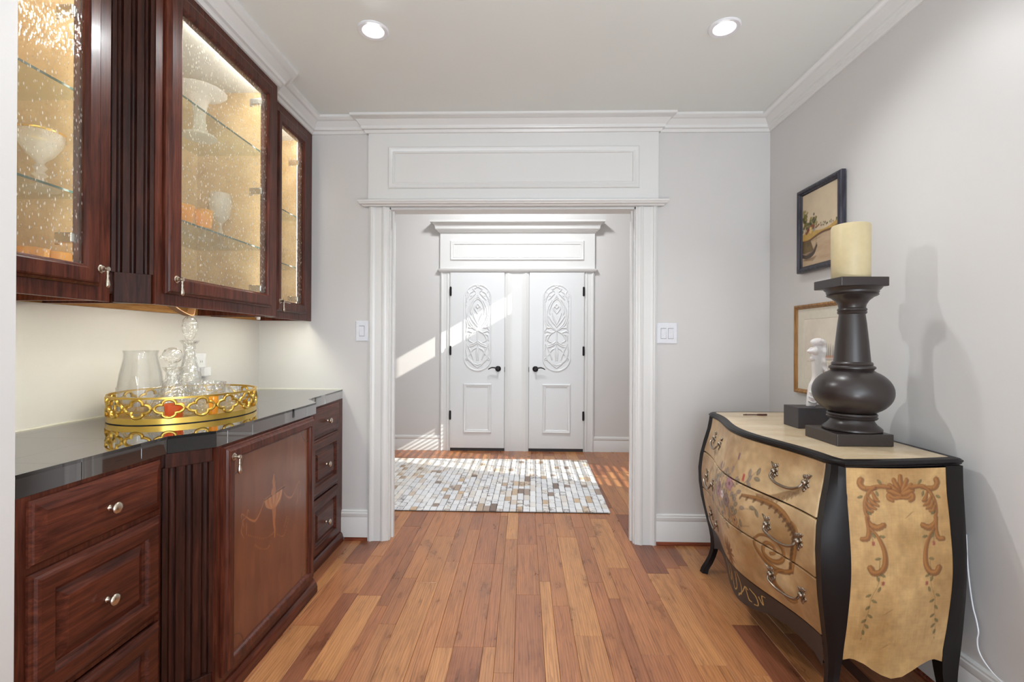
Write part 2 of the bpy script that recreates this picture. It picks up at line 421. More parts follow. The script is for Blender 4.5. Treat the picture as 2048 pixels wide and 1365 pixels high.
M_LEDV = m_emit('cabinet_led_upright', (1.0,.95,.84,1), 17.0)
M_UNDERLED = m_emit('under_cabinet_led', (1.0,.97,.78,1), 88.0)

def _plank():
    t = NT('hickory_plank'); oi = t.n('ShaderNodeObjectInfo')
    v = t.coord((30,2.2,30), True); g = t.noise(v, 1.6, 8, .62, 1.4)
    w = t.n('ShaderNodeTexWave', wave_type='BANDS', bands_direction='X', Scale=3.0, Distortion=9.0, Detail=3.0); w.inputs['Detail Scale'].default_value = .8
    t.l(t.coord((9,.8,9), True), w.inputs['Vector'])
    blot = t.noise(t.coord((5,2.2,5), True), 1.5, 4, .6); fine = t.noise(t.coord((160,7,160), True), 1.0, 3)
    base = t.ramp(oi.outputs['Random'], [(0, L4(140,86,60)), (.16, L4(176,116,76)), (.32, L4(156,98,66)), (.5, L4(194,138,88)), (.68, L4(166,106,70)), (.84, L4(182,124,78)), (1, L4(124,72,52))])
    c = t.mix(.75, base, t.ramp(g, [(.28,(.36,.30,.27)),(.46,(.92,.90,.88)),(.75,(1.2,1.2,1.18))]), 'MULTIPLY')
    c = t.mix(.35, c, t.ramp(w.outputs['Fac'], [(.1,(.5,.45,.42)),(.5,(1,1,1))]), 'MULTIPLY')
    c = t.mix(.8, c, t.ramp(blot, [(.25,(.45,.38,.36)),(.42,(.95,.94,.93)),(.7,(1.1,1.08,1.06))]), 'MULTIPLY')
    c = t.mix(.3, c, t.ramp(fine, [(.35,(.5,.47,.45)),(.55,(1,1,1))]), 'MULTIPLY')
    vo = t.n('ShaderNodeTexVoronoi', feature='F1', Scale=1.0); t.l(t.coord((3.0,1.1,1), True), vo.inputs['Vector'])
    c = t.mix(t.ramp(vo.outputs['Distance'], [(.02,(.8,.8,.8)),(.10,(0,0,0))]), c, L4(58,30,20))
    h = t.mix(.5, g, blot)
    t.pbr(c, t.ramp(blot, [(.3,(.26,.26,.26)),(.7,(.38,.38,.38))]), normal=t.bump(h, .22, .006), Coat_Weight=.1, Coat_Roughness=.2); return t.m
M_PLANK = _plank()
M_SUBFLOOR = m_plain('dark_joint', L4(84,48,32), .8)
def _hide():
    t = NT('cowhide_patch'); oi = t.n('ShaderNodeObjectInfo')
    base = t.ramp(oi.outputs['Random'], [(0, L4(226,225,227)), (.3, L4(212,212,214)), (.6, L4(232,231,231)), (.80, L4(216,209,200)), (.88, L4(208,200,192)), (.93, L4(200,172,140)), (.965, L4(160,140,126)), (1, L4(116,96,84))])
    b = t.noise(t.coord((1,1,1), True), 24, 5, .7); f = t.noise(t.coord((260,40,1), True), 1, 2)
    gate = t.n('ShaderNodeMath', operation='FRACT'); mm = t.n('ShaderNodeMath', operation='MULTIPLY'); mm.inputs[1].default_value = 37.0
    t.l(oi.outputs['Random'], mm.inputs[0]); t.l(mm.outputs[0], gate.inputs[0])
    ga = t.ramp(gate.outputs[0], [(.72,(0,0,0)),(.8,(1,1,1))]); bl = t.ramp(b, [(.5,(0,0,0)),(.6,(.8,.8,.8))])
    k = t.n('ShaderNodeMath', operation='MULTIPLY'); t.l(ga, k.inputs[0]); t.l(bl, k.inputs[1])
    c = t.mix(k.outputs[0], base, L4(112,92,82)); c = t.mix(.25, c, t.ramp(f, [(.3,(.75,.75,.75)),(.7,(1.05,1.05,1.05))]), 'MULTIPLY')
    t.pbr(c, .75, normal=t.bump(f, .2, .003), Sheen_Weight=.2); return t.m
M_HIDE = _hide()
M_RUGBACK = m_plain('rug_backing', L4(70,60,56), .9)
def _veneer():
    t = NT('crackle_tan_veneer'); v = t.coord((2,6,2)); a = t.noise(v, 2.2, 6, .65, .6); b = t.noise(t.coord((60,60,60)), 1, 3)
    c = t.ramp(a, [(.3, L4(206,176,134)), (.55, L4(226,204,170)), (.75, L4(236,218,190))])
    t.pbr(t.mix(.3, c, t.ramp(b, [(.3,(.7,.66,.6)),(.6,(1,1,1))]), 'MULTIPLY'), .3, Coat_Weight=.3, Coat_Roughness=.15); return t.m
M_VENEER = _veneer()
# ---------------------------------------------------------------- the setting
XL, XR, YB, ZC = -1.724, 1.557, 3.05, 2.715      # left wall, right wall, back wall, ceiling
OX0, OX1, OZ, YH = -0.868, 0.709, 2.150, 3.165    # cased opening and hall side of the back wall
HX0, HX1, YF, HZ = -2.3, 2.35, 5.60, 3.65         # hall
NX, NY = -1.166, 1.062                            # near end of the cabinet niche
YR = -3.2
def S(mb, name, m, **k): return mb.build(name, m, kind='structure', **k)

fl = S(MB().box(-2.4, 2.45, YR-.1, YF+.1, -.06, -.012), 'floor', M_SUBFLOOR)
def add_planks():
    widths = [.080,.124,.057,.124,.080,.080,.124,.057,.080,.124,.080,.057,.124]
    # columns near the middle of the room follow the boards of the photograph
    xs = [-1.30]
    R = random.Random(5); k = 0
    pat = [.124,.080,.057,.124,.080,.124,.057,.080,.124,.080,.080,.124,.054,.079,.122,.057,.080,.124,.080,.057,.124,.080,.124,.080,.057,.124,.080,.124,.080,.057,.124,.08,.124]
    for w in pat: xs.append(xs[-1]+w)
    for a, b in zip(xs[:-1], xs[1:]):
        y = .25 - R.random()*.7
        while y < YF:
            ln = R.choice([.42,.6,.75,.9,1.05,1.25]); y1 = min(y+ln, YF+.05)
            if y1 > .7 and not (a > 1.25 and y < 3.0) :
                g = .0003; e = .0014; t = (R.random()-.5)*.0012
                x0,x1,c0,c1 = a+g, b-g, y+g, y1-g
                cx, cy = (x0+x1)/2, (c0+c1)/2
                mb = MB().add([(x0,c0,-.012),(x1,c0,-.012),(x1,c1,-.012),(x0,c1,-.012),
                               (x0,c0,-e),(x1,c0,-e),(x1,c1,-e),(x0,c1,-e),
                               (x0+e,c0+e,t),(x1-e,c0+e,t),(x1-e,c1-e,t),(x0+e,c1-e,t)],
                              [(8,9,10,11),(4,5,9,8),(5,6,10,9),(6,7,11,10),(7,4,8,11),(0,1,5,4),(1,2,6,5),(2,3,7,6),(3,0,4,7)])
                me = bpy.data.meshes.new('plank'); me.from_pydata([(p[0]-cx,p[1]-cy,p[2]) for p in mb.v], [], mb.f); me.materials.append(M_PLANK)
                o = bpy.data.objects.new('plank', me); COL.objects.link(o); o.parent = fl
                o.location = Vector((cx,cy,0))-ORG[fl]
            y = y1
add_planks()
rest = MB()
y = YR
R2 = random.Random(9)
for i in range(44):                                # boards under the chest, beyond the opening's sides and behind the camera
    x0 = -2.4+i*.11
    if -1.30 <= x0 <= 1.3: rest.box(x0+.001, x0+.109, YR, .2, -.012, 0)
    else: rest.box(x0+.001, x0+.109, YR, YF, -.012, 0)
rest.build('side_planks', M_PLANK, fl, kind='stuff', fix=False)

wb = MB()
wb.box(XL-.1, OX0, YB, YH, 0, ZC+.1); wb.box(OX1, XR+.1, YB, YH, 0, ZC+.1); wb.box(OX0, OX1, YB, YH, OZ, ZC+.1)
S(wb, 'wall_back', M_WALL)
S(MB().box(XL-.1, XL, NY-.02, YB, 0, ZC+.1), 'wall_left', M_WALL)
S(MB().box(XL-.1, NX, YR, NY, 0, ZC+.1), 'wall_near_left', M_WALL)
S(MB().box(XR, XR+.1, YR, YB, 0, ZC+.1), 'wall_right', M_WALL)
wr = MB(); wr.box(XL, -1.0, YR-.1, YR, 0, ZC); wr.box(1.4, XR, YR-.1, YR, 0, ZC); wr.box(-1.0, 1.4, YR-.1, YR, 0, .5); wr.box(-1.0, 1.4, YR-.1, YR, 2.45, ZC)
S(wr, 'wall_rear', M_WALL)
def plate_with_holes(x0,x1,y0,y1,z,holes,r,name,m):
    bm = bmesh.new(); es = []
    def loop(pts):
        vs = [bm.verts.new(p) for p in pts]
        for i in range(len(vs)): es.append(bm.edges.new((vs[i], vs[(i+1)%len(vs)])))
    loop([(x0,y0,0),(x1,y0,0),(x1,y1,0),(x0,y1,0)])
    for hx,hy in holes: loop([(hx+r*math.cos(2*PI*i/28), hy+r*math.sin(2*PI*i/28), 0) for i in range(28)])
    bmesh.ops.triangle_fill(bm, use_beauty=True, edges=es, normal=(0,0,-1))
    me = bpy.data.meshes.new(name); bm.to_mesh(me); bm.free(); me.materials.append(m)
    o = bpy.data.objects.new(name, me); COL.objects.link(o); o.location = (0,0,z); ORG[o] = Vector((0,0,z)); return tag(o, kind='structure')
ce = plate_with_holes(XL-.1, XR+.1, YR-.1, YB+.02, ZC, DOWN, .052, 'ceiling', M_CEIL)
MB().box(XL-.1, XR+.1, YR-.1, YB+.02, ZC+.12, ZC+.16).build('slab', M_CEIL, ce)

# hall shell
S(MB().box(HX0, HX1, YF, YF+.1, 0, HZ), 'wall_hall_far', M_WALL)
S(MB().box(HX0-.1, HX0, YH, YF+.1, 0, HZ), 'wall_hall_left', M_WALL)
S(MB().box(HX0-.1, HX1+.1, YB+.02, YH, ZC+.1, HZ), 'wall_hall_near', M_WALL)
S(MB().box(HX0-.1, XL-.1, YB+.02, YH, 0, ZC+.1).box(XR+.1, HX1+.1, YB+.02, YH, 0, ZC+.1), 'wall_hall_returns', M_WALL)
S(MB().box(HX0-.1, HX1+.1, YB, YF+.1, HZ, HZ+.1), 'ceiling_hall', M_CEIL)
# hall right wall: a tall window with blinds and a small one above it
WY0, WY1, WZ0, WZ1 = 3.70, 4.47, .66, 2.25
UY0, UY1, UZ0, UZ1 = 4.24, 4.74, 3.04, 3.34
hw = MB()
hw.box(HX1, HX1+.1, YH, WY0, 0, HZ); hw.box(HX1, HX1+.1, UY1, YF, 0, HZ); hw.box(HX1, HX1+.1, WY0, WY1, 0, WZ0); hw.box(HX1, HX1+.1, WY1, UY1, 0, UZ0)
hw.box(HX1, HX1+.1, WY0, WY1, WZ1, UZ0); hw.box(HX1, HX1+.1, WY0, UY0, UZ0, HZ); hw.box(HX1, HX1+.1, UY0, UY1, UZ1, HZ)
S(hw, 'wall_hall_right', M_WALL)
def window(name, x, y0, y1, z0, z1, nb, slats):
    w = S(MB().rings(lambda a,b,h: (x-h,a,b), (y0-.07,y1+.07,z0-.07,z1+.07), [(0,0,0),(0,0,.02),(.05,0,.025),(.07,0,.012),(.07,0,-.06),(.1,0,-.06)], cap=False), name, M_TRIM)
    MB().box(x+.055, x+.061, y0, y1, z0, z1).build('pane', M_WINGLASS, w)
    for i in range(1, nb):
        yy = y0+(y1-y0)*i/nb; MB().box(x+.045, x+.065, yy-.012, yy+.012, z0, z1).build('glazing_bar', M_TRIM, w)
    if slats:
        n = int((z1-z0)/.046); proto = None
        for i in range(n):
            zz = z0+.03+i*.046; c, s_ = .024*math.cos(.12), -.024*math.sin(.12)
            if proto is None:
                mb = MB().add([(x+.005-c,y0+.01,zz+s_),(x+.005+c,y0+.01,zz-s_),(x+.005+c,y1-.01,zz-s_),(x+.005-c,y1-.01,zz+s_),
                           (x+.005-c,y0+.01,zz+s_+.003),(x+.005+c,y0+.01,zz-s_+.003),(x+.005+c,y1-.01,zz-s_+.003),(x+.005-c,y1-.01,zz+s_+.003)],
                          [(0,3,2,1),(4,5,6,7),(0,1,5,4),(1,2,6,5),(2,3,7,6),(3,0,4,7)])
                proto = mb.build('slat', M_TRIM, w)
            else:
                o = proto.copy(); COL.objects.link(o); o.parent = w; o.location = (0,0,i*.046)
    return w
window('window_1', HX1, WY0, WY1, WZ0, WZ1, 3, True)
window('window_2', HX1, UY0, UY1, UZ0, UZ1, 1, False)
w3 = S(MB().rings(lambda a,b,h: (a,YR+h,b), (-1.07,1.47,.43,2.52), [(0,0,0),(0,0,.02),(.05,0,.025),(.07,0,.012),(.07,0,-.06),(.1,0,-.06)], cap=False), 'window_3', M_TRIM)
MB().box(-1.0,1.4,YR-.06,YR-.055,.5,2.45).build('pane', M_WINGLASS, w3)
MB().box(.19,.21,YR-.065,YR-.045,.5,2.45).build('glazing_bar', M_TRIM, w3)

# ---------------------------------------------------------------- mouldings
def crown_prof(d, p):                              # offset from wall, z
    z = ZC; q = [(0,-d),(.010,-d),(.014,-d+.006),(.018,-d+.016),(.030,-d+.020),(.033,-d+.026)]
    for i in range(7):
        a = i/6*PI/2; q.append((.033+(p-.052)*(1-math.cos(a)), -d+.026+(d-.054)*math.sin(a)))
    q += [(p-.014,-.026),(p-.010,-.020),(p-.004,-.017),(p,-.012),(p,0)]
    return [(o, z+b+.0) for o,b in q]
CP = crown_prof(.092, .088)
HF = .025                                          # header face stands off the wall
S(MB().sweep(CP, [(XR, YR+.02), (XR, YB), (.850, YB)]), 'trim_1', M_TRIM, smooth='auto')
S(MB().sweep(crown_prof(.096,.088), [(.850, YB), (.850, YB-HF), (-1.008, YB-HF), (-1.008, YB)]), 'trim_2', M_TRIM, smooth='auto')
S(MB().sweep(CP, [(-1.008, YB), (-1.38, YB), (-1.38, 2.546), (-1.30, 2.466), (-1.30, 1.636), (-1.38, 1.556), (-1.38, NY+.001)]), 'trim_3', M_TRIM, smooth='auto')
# header board with a moulded panel over the opening
mF = lambda y: (lambda a,b,h: (a, y-h, b))
hb = MB().box(-1.003, .848, YB-HF, YB+.0, 2.176, 2.625)
hbo = S(hb, 'trim_4', M_TRIM)
pm = [(0,0,0),(.002,0,.010),(.008,0,.014),(.016,0,.013),(.022,0,.007),(.030,0,.005),(.034,0,.009),(.040,0,.008),(.044,0,0)]
MB().rings(mF(YB-HF), (-.874,.727,2.264,2.532), pm, cap=False).build('panel_moulding', M_TRIM, hbo, smooth='auto')
# shelf moulding under it
sp = [(0,2.150),(.012,2.150),(.016,2.156),(.020,2.160),(.028,2.163),(.030,2.170),(.038,2.176),(.040,2.184),(0,2.184)]
S(MB().sweep(sp, [(.868, YB), (.868, YB-HF), (-1.024, YB-HF), (-1.024, YB)]), 'trim_5', M_TRIM, smooth='auto')
# casings
def casing(name, x0, x1, y, z1, flip, zb=0.0, dep=.026):
    w = x1-x0; pr = [(0,0),(0,.018),(.06,.022),(.10,.026),(.16,.026),(.20,.020),(.30,.016),(.62,.016),(.66,.020),(.74,.023),(.80,.018),(.86,.016),(.92,.012),(1,.012),(1,0)]
    poly = []
    for t, h in pr: poly.append(((x0+t*w) if not flip else (x1-t*w), y-h*dep/.026))
    return S(MB().prism(poly, zb, z1), name, M_TRIM)
casing('trim_6', -1.000, OX0, YB, 2.150, False); casing('trim_7', OX1, .843, YB, 2.150, True)
casing('trim_8', -1.000, OX0, YH+.0, 2.150, False, 0, -.026); casing('trim_9', OX1, .843, YH, 2.150, True, 0, -.026)
jb = MB().box(OX0, OX0+.006, YB, YH, 0, OZ).box(OX1-.006, OX1, YB, YH, 0, OZ).box(OX0, OX1, YB, YH, OZ-.012, OZ)
jb.box(OX0+.006, OX0+.018, YB+.045, YB+.075, 0, OZ-.012).box(OX1-.018, OX1-.006, YB+.045, YB+.075, 0, OZ-.012)
S(jb, 'trim_10', M_TRIM)
# baseboards and shoes
BBP = [(0,.022),(.016,.022),(.016,.142),(.013,.150),(.015,.154),(.015,.176),(.011,.180),(.012,.184),(.012,.188),(.006,.194),(0,.194)]
SHP = [(0,0),(.022,0),(.022,.008),(.017,.018),(.008,.024),(0,.024)]
S(MB().sweep(BBP, [(XR, YR+.02), (XR, YB), (.843, YB)]), 'baseboard_right', M_TRIM, smooth='auto')
S(MB().sweep(SHP, [(XR, YR+.02), (XR, YB), (.843, YB)]), 'trim_11', M_SHOE, smooth='auto')
S(MB().sweep(BBP, [(-1.000, YB), (-1.172, YB)]), 'baseboard_back', M_TRIM, smooth='auto')
S(MB().sweep(SHP, [(-1.000, YB), (-1.150, YB)]), 'trim_12', M_SHOE, smooth='auto')
S(MB().sweep(BBP, [(NX, NY-.002), (NX, YR+.02)]), 'baseboard_near_left', M_TRIM, smooth='auto')
HB = [(o, z-.020 if z > .03 else 0) for o,z in BBP]
S(MB().sweep(HB, [(HX1, YF), (.822, YF)]), 'baseboard_hall_right', M_TRIM, smooth='auto')
S(MB().sweep(HB, [(-.984, YF), (HX0, YF)]), 'baseboard_hall_left', M_TRIM, smooth='auto')

# ---------------------------------------------------------------- the pair of hall doors and their surround
YD = 5.572
S(MB().box(-.989, .826, YF-.03, YF, 2.12, 2.60), 'trim_13', M_TRIM)
t13 = bpy.data.objects['trim_13']
MB().rings(mF(YF-.03), (-.868,.699,2.243,2.472), pm, cap=False).build('panel_moulding', M_TRIM, t13, smooth='auto')
hc = [(0,2.562),(.010,2.562),(.014,2.572),(.026,2.576),(.032,2.588),(.046,2.596),(.052,2.606)]
for i in range(6):
    a = i/5*PI/2; hc.append((.052+.044*(1-math.cos(a)), 2.606+.062*math.sin(a)))
hc += [(.104,2.672),(.106,2.694),(0,2.694)]
S(MB().sweep(hc, [(.826, YF), (.826, YF-.03), (-.989, YF-.03), (-.989, YF)]), 'trim_14', M_TRIM, smooth='auto')
sp2 = [(o*.6, z-2.150+2.108) for o,z in sp]
S(MB().sweep(sp2, [(.830, YF), (.830, YF-.03), (-.992, YF-.03), (-.992, YF)]), 'trim_15', M_TRIM, smooth='auto')
casing('trim_16', -.984, -.868, YF, 2.112, False); casing('trim_17', .702, .822, YF, 2.112, True)
mu = MB()
pr = [(0,.014),(.06,.020),(.12,.026),(.18,.022),(.24,.018),(.30,.016),(.70,.016),(.76,.018),(.82,.022),(.88,.026),(.94,.020),(1,.014)]
mu.prism([(-.222,YF)]+[(-.222+t*.280, YF-h) for t,h in pr]+[(.058,YF)], 0, 2.112)
S(mu, 'trim_18', M_TRIM)
def carve_canvas():
    cv = Canvas(-1.02,1.02,-.02,1.02, 120, 330, (1,1,1))
    A = 1185/197.0/1.0     # aspect: v unit in u units
    cv2 = Canvas(-1.02,1.02,-.02*6.04,1.02*6.04, 120, 330, (1,1,1))
    L = [[(0,330),(45,390),(0,465)],[(0,330),(22,360),(0,395)],[(0,260),(50,300),(85,370),(100,430),(88,475)],[(0,235),(40,270),(70,330)],
         [(0,215),(70,290),(120,390),(132,470),(115,560),(60,640),(0,690)],[(0,610),(38,530),(66,455)],[(0,645),(60,570),(112,495)],
         [(40,200),(75,235),(112,275)],[(60,160),(112,192),(140,240),(150,300)],[(30,190),(60,215),(95,225)],[(0,90),(34,118),(62,132),(30,170)],[(0,75),(18,85),(0,110)],
         [(165,200),(160,400),(150,500),(122,600),(64,660),(0,700)],[(140,160),(120,210),(150,260)],[(0,692),(60,722),(130,702),(160,722)],[(60,650),(110,655),(150,640)],
         [(30,700),(92,752),(122,822),(62,862)],[(70,740),(140,760),(150,830)],[(0,832),(52,872),(112,892)],[(0,862),(62,902),(122,922),(92,972)],
         [(22,932),(72,962),(112,1032)],[(150,882),(156,1002),(120,1092),(62,1142),(0,1162)],[(162,1092),(112,1090),(62,1152),(0,1200)],[(0,700),(0,900)],[(14,920),(12,1100)],[(160,560),(140,640),(160,700)],
         [(135,900),(90,1000),(60,1090)],[(165,960),(140,1040),(165,1080)]]
    for l in L:
        for sg in (1,-1):
            P = [(sg*x/197.0, (1250-(y))/197.0) for x,y in l]
            cv2.ridge(P, .062, .0085)
    # racetrack border
    top, bot = 6.02-1.0, 1.0; Q = []
    for i in range(25): a = PI*i/24; Q.append((.96*math.cos(a), top+.96*math.sin(a)))
    for i in range(25): a = PI+PI*i/24; Q.append((.96*math.cos(a), bot+.96*math.sin(a)))
    Q.append(Q[0])
    P = np.array(Q); seg = []
    for a, b in zip(P[:-1], P[1:]):
        k = max(2, int(np.hypot(*(b-a))/.03)); t = np.linspace(0,1,k,endpoint=False)[:,None]; seg.append(a*(1-t)+b*t)
    P = np.vstack(seg)
    M = np.zeros_like(cv2.h)
    for x,y in P:
        i0,i1 = np.searchsorted(cv2.X,[x-.08,x+.08]); j0,j1 = np.searchsorted(cv2.Y,[y-.08,y+.08])
        d = np.hypot(cv2.X[i0:i1][None,:]-x, cv2.Y[j0:j1][:,None]-y)/.075
        M[j0:j1,i0:i1] = np.maximum(M[j0:j1,i0:i1], np.sqrt(np.clip(1-d*d,0,1)))
    # outside the racetrack the sheet sinks into the door
    X, Y = np.meshgrid(cv2.X, cv2.Y); yy = np.clip(Y, bot, top); dist = np.hypot(X, Y-yy)
    h = np.maximum(cv2.h, M*.007); h = np.where(dist > 1.0, -.004, h+.0006)
    return cv2, h
cvd, hd = carve_canvas()
def hall_door(name, x0, x1, hinge_left, carve_mesh):
    d = S(MB().box(x0, x1, YD, YF-.001, .036, 2.104), name, M_DOOR)
    cx = (x0+x1)/2+(-.001 if hinge_left else .0)
    ca = cx-.0; pc = .5*(-.7129-.3713) if hinge_left else .5*(.2163+.5499)
    if carve_mesh is None:
        X, Y = np.meshgrid(cvd.X, cvd.Y); P = np.stack([pc+X*.1685, YD-hd, .937+Y*(1.024/6.015)], -1)
        c = grid_obj('carved_panel', P, M_DOOR, d, label='carved scrolling tulip panel with rounded ends')
    else:
        c = carve_mesh.copy(); COL.objects.link(c); c.parent = d
        c.location = Vector((pc - .5*(-.7129-.3713), 0, 0)) + ORG[carve_mesh.parent] - ORG[d]; ORG[c] = ORG[d]
    MB().rings(mF(YD), (pc-.1655,pc+.1655,.213,.793), [(0,0,0),(.002,0,.010),(.010,0,.015),(.020,0,.012),(.028,0,.006),(.034,0,.008),(.040,0,.003),(.042,0,0)], cap=False).build('panel_moulding', M_DOOR, d, smooth='auto')
    hx = x0-.002 if hinge_left else x1+.002
    for z in (1.877, 1.18, .42):
        MB().lathe([(.006,z-.055),(.0075,z-.052),(.0075,z+.052),(.006,z+.055)], hx, YD-.006, 10).box(hx-.012, hx+.012, YD-.004, YD+.002, z-.05, z+.05).build('hinge', M_ORB, d)
    kx = x1-.072 if hinge_left else x0+.072; sg = -1 if hinge_left else 1; z = .968
    hm = MB(); rg = []
    for r, yy in [(.034,0),(.034,.006),(.028,.011),(.013,.014),(.011,.05),(.013,.056)]:
        rg.append([(kx+r*math.cos(2*PI*i/20), YD-yy, z+r*math.sin(2*PI*i/20)) for i in range(20)])
    hm.loft(rg)
    P = catmull([(kx,z+.004),(kx+sg*.03,z+.012),(kx+sg*.065,z+.016),(kx+sg*.09,z+.008),(kx+sg*.112,z-.004)], 5)
    hm.tube([(x, YD-.05, zz) for x,zz in P], [.009-.004*i/len(P) for i in range(len(P))], 8)
    hm.build('lever_handle', M_ORB, d, smooth='auto', label='dark bronze lever handle')
    lx = x1+.004 if hinge_left else x0-.004
    MB().box(lx-.003, lx+.003, YD-.002, YD+.004, .93, .99).build('strike_plate', M_ORB, d)
    return d, c
d1, cp1 = hall_door('door_1', -.861, -.228, True, None)
d2, cp2 = hall_door('door_2', .065, .697, False, cp1)
S(MB().box(-.868,-.862,YD-.004,YF,0,2.112).box(.698,.704,YD-.004,YF,0,2.112).box(-.868,.704,YD-.002,YF,2.106,2.112), 'trim_19', M_TRIM)
S(MB().box(-.861,-.223,YF-.018,YF-.012,0,.034).box(.060,.697,YF-.018,YF-.012,0,.034), 'door_gap_shade', M_SLOT)  # dark strips standing in for the shade in the gaps under the doors

# ---------------------------------------------------------------- recessed lights
def downlight(x, y, label):
    t = thing('recessed_light', label, 'light', (x,y,ZC), 'recessed ceiling lights')
    MB().lathe([(.050,ZC+.002),(.070,ZC+.001),(.071,ZC-.003),(.066,ZC-.007),(.050,ZC-.006),(.046,ZC-.002),(.046,ZC+.004)], x, y, 40, cap=False).build('trim_ring', M_PLASTIC, t, smooth='auto')
    MB().lathe([(.052,ZC+.001),(.049,ZC+.03),(.044,ZC+.062),(.002,ZC+.064)], x, y, 32, cap=False).build('baffle', M_PLASTIC, t, smooth='auto')
    mb = MB(); tl = .28
    rg = []
    for r, h in [(.001,.010),(.026,.008),(.036,.004),(.039,-.002),(.039,-.012)]:
        rg.append([(x+r*math.cos(2*PI*i/28), y+r*math.sin(2*PI*i/28)*math.cos(tl)-.004, ZC+.020-h+r*math.sin(2*PI*i/28)*math.sin(tl)*.6) for i in range(28)])
    mb.loft(rg).build('bulb', M_BULB, t, smooth='auto', label='glowing lamp lens')
    return t
LBL = ['round white recessed ceiling light nearer the glass-fronted wall cabinets', 'round white recessed ceiling light nearer the wall with the pictures',
       'recessed ceiling light near the camera on the cabinet side', 'recessed ceiling light near the camera on the picture side',
       'recessed ceiling light in the rear room on the cabinet side', 'recessed ceiling light in the rear room on the picture side']
for (x,y), lb in zip(DOWN, LBL): downlight(x, y, lb)

# ---------------------------------------------------------------- hide rug in the hall
def rug():
    t = thing('patchwork_rug', 'pale patchwork cowhide rug of small stitched rectangles in the hall', 'rug', (-.5, 4.35, 0))
    x1f, x1b, x0, y0, y1 = .655, .690, -1.66, 3.575, 5.155
    MB().prism([(x0,y0),(x1f-.02,y0),(x1f,y0+.02),(x1b,y1),(x0,y1)], .0015, .006).build('backing', M_RUGBACK, t)
    cw, ph = .0505, .100; cells = []
    ncol = int((x1f-x0)/cw)
    R = random.Random(3)
    for c in range(ncol):
        xa = x1f-(c+1)*cw; off = (0 if c % 2 else .05)-.0; y = y0-off
        while y < y1-.004:
            ya, yb = max(y, y0), min(y+ph*(R.choice([1,1.3,1.6,.7,1.0])), y1); y += ph if yb-ya > .06 or ya == y0 else (yb-y)
            y = yb
            if yb-ya > .012: cells.append((xa, ya, yb))
    cells.sort(key=lambda q: (0 if q[0] > -1.06 else 1, q[1]))
    far = MB(); k = 0
    for xa, ya, yb in cells:
        sh = (ya-y0)/(y1-y0)*(x1b-x1f); g = .0012; z = .011+R.random()*.0012
        a0,a1,b0,b1 = xa+g+sh, xa+cw-g+sh, ya+g, yb-g; e = .002
        vs = [(a0,b0,.004),(a1,b0,.004),(a1,b1,.004),(a0,b1,.004),(a0+e,b0+e,z),(a1-e,b0+e,z),(a1-e,b1-e,z),(a0+e,b1-e,z)]
        fs = [(4,5,6,7),(0,1,5,4),(1,2,6,5),(2,3,7,6),(3,0,4,7)]
        if k < 298:
            cx, cy = (a0+a1)/2, (b0+b1)/2
            me = bpy.data.meshes.new('patch'); me.from_pydata([(p[0]-cx,p[1]-cy,p[2]) for p in vs], [], fs); me.materials.append(M_HIDE)
            o = bpy.data.objects.new('patch', me); COL.objects.link(o); o.parent = t; o.location = (cx-ORG[t].x, cy-ORG[t].y, 0)
        else: far.add(vs, fs)
        k += 1
    return t, far
rug_t, rug_far = rug()
def _hide2():
    # joined far patches: colour per cell from a white-noise lookup on the stitched grid
    t = NT('cowhide_far'); v = t.coord(); sn = t.n('ShaderNodeVectorMath', operation='FLOOR'); sc = t.n('ShaderNodeVectorMath', operation='DIVIDE'); sc.inputs[1].default_value = (.0505,.1,1.0)
    ad = t.n('ShaderNodeVectorMath', operation='ADD'); ad.inputs[1].default_value = (.0505*.02+.5-.655+10*.0505*1.0, .775, .5)
    t.l(v, ad.inputs[0]); t.l(ad.outputs[0], sc.inputs[0]); t.l(sc.outputs[0], sn.inputs[0])
    wn = t.n('ShaderNodeTexWhiteNoise', noise_dimensions='2D'); t.l(sn.outputs[0], wn.inputs['Vector'])
    base = t.ramp(wn.outputs['Value'], [(0, L4(226,224,222)), (.3, L4(214,211,208)), (.55, L4(232,229,224)), (.72, L4(220,208,192)), (.84, L4(206,198,190)), (.92, L4(190,164,134)), (1, L4(150,132,120))])
    t.pbr(base, .75, Sheen_Weight=.2); return t.m
rug_far.build('patch_field', _hide2(), rug_t, kind='stuff', fix=False)
# ---------------------------------------------------------------- base cabinets
mX = lambda x: (lambda a,b,h: (x+h, a, b))         # fronts facing the room: a = y, b = z
FXL, FXC = -1.172, -1.068
KNOB = [(.0075,0),(.008,.003),(.0055,.006),(.005,.014),(.009,.018),(.0155,.021),(.0165,.025),(.0155,.028),(.012,.0305),(.005,.032)]
def x_lathe(mb, prof, x, y, z, n=20):
    rg = [[(x+h, y+r*math.cos(2*PI*i/n), z+r*math.sin(2*PI*i/n)) for i in range(n)] for r,h in prof]
    return mb.loft(rg)
def knob(x, y, z, par):
    mb = x_lathe(MB(), KNOB, x, y, z)
    return mb.build('knob', M_NICKEL, par, smooth='auto', label='round beaded nickel knob')
def pendant(x, y, z, par, s=1.0):
    mb = x_lathe(MB(), [(.013*s,0),(.0135*s,.002),(.010*s,.004),(.010*s,.007),(.0055*s,.008),(.005*s,.018),(.008*s,.021),(.007*s,.026),(.001,.027)], x, y, z, 16)
    mb.lathe([(.001,z-.062*s),(.0055*s,z-.058*s),(.0075*s,z-.050*s),(.006*s,z-.040*s),(.0035*s,z-.028*s),(.005*s,z-.022*s),(.003*s,z-.016*s),(.0045*s,z-.008*s),(.003*s,z-.001)], x+.022, y, 12)
    return mb.build('drop_pull', M_NICKEL, par, smooth='auto', label='small aged metal drop pull')
DR_SLAB = [(0,0,0),(0,0,.007),(.005,0,.010),(.007,0,.014),(.030,0,.022)]
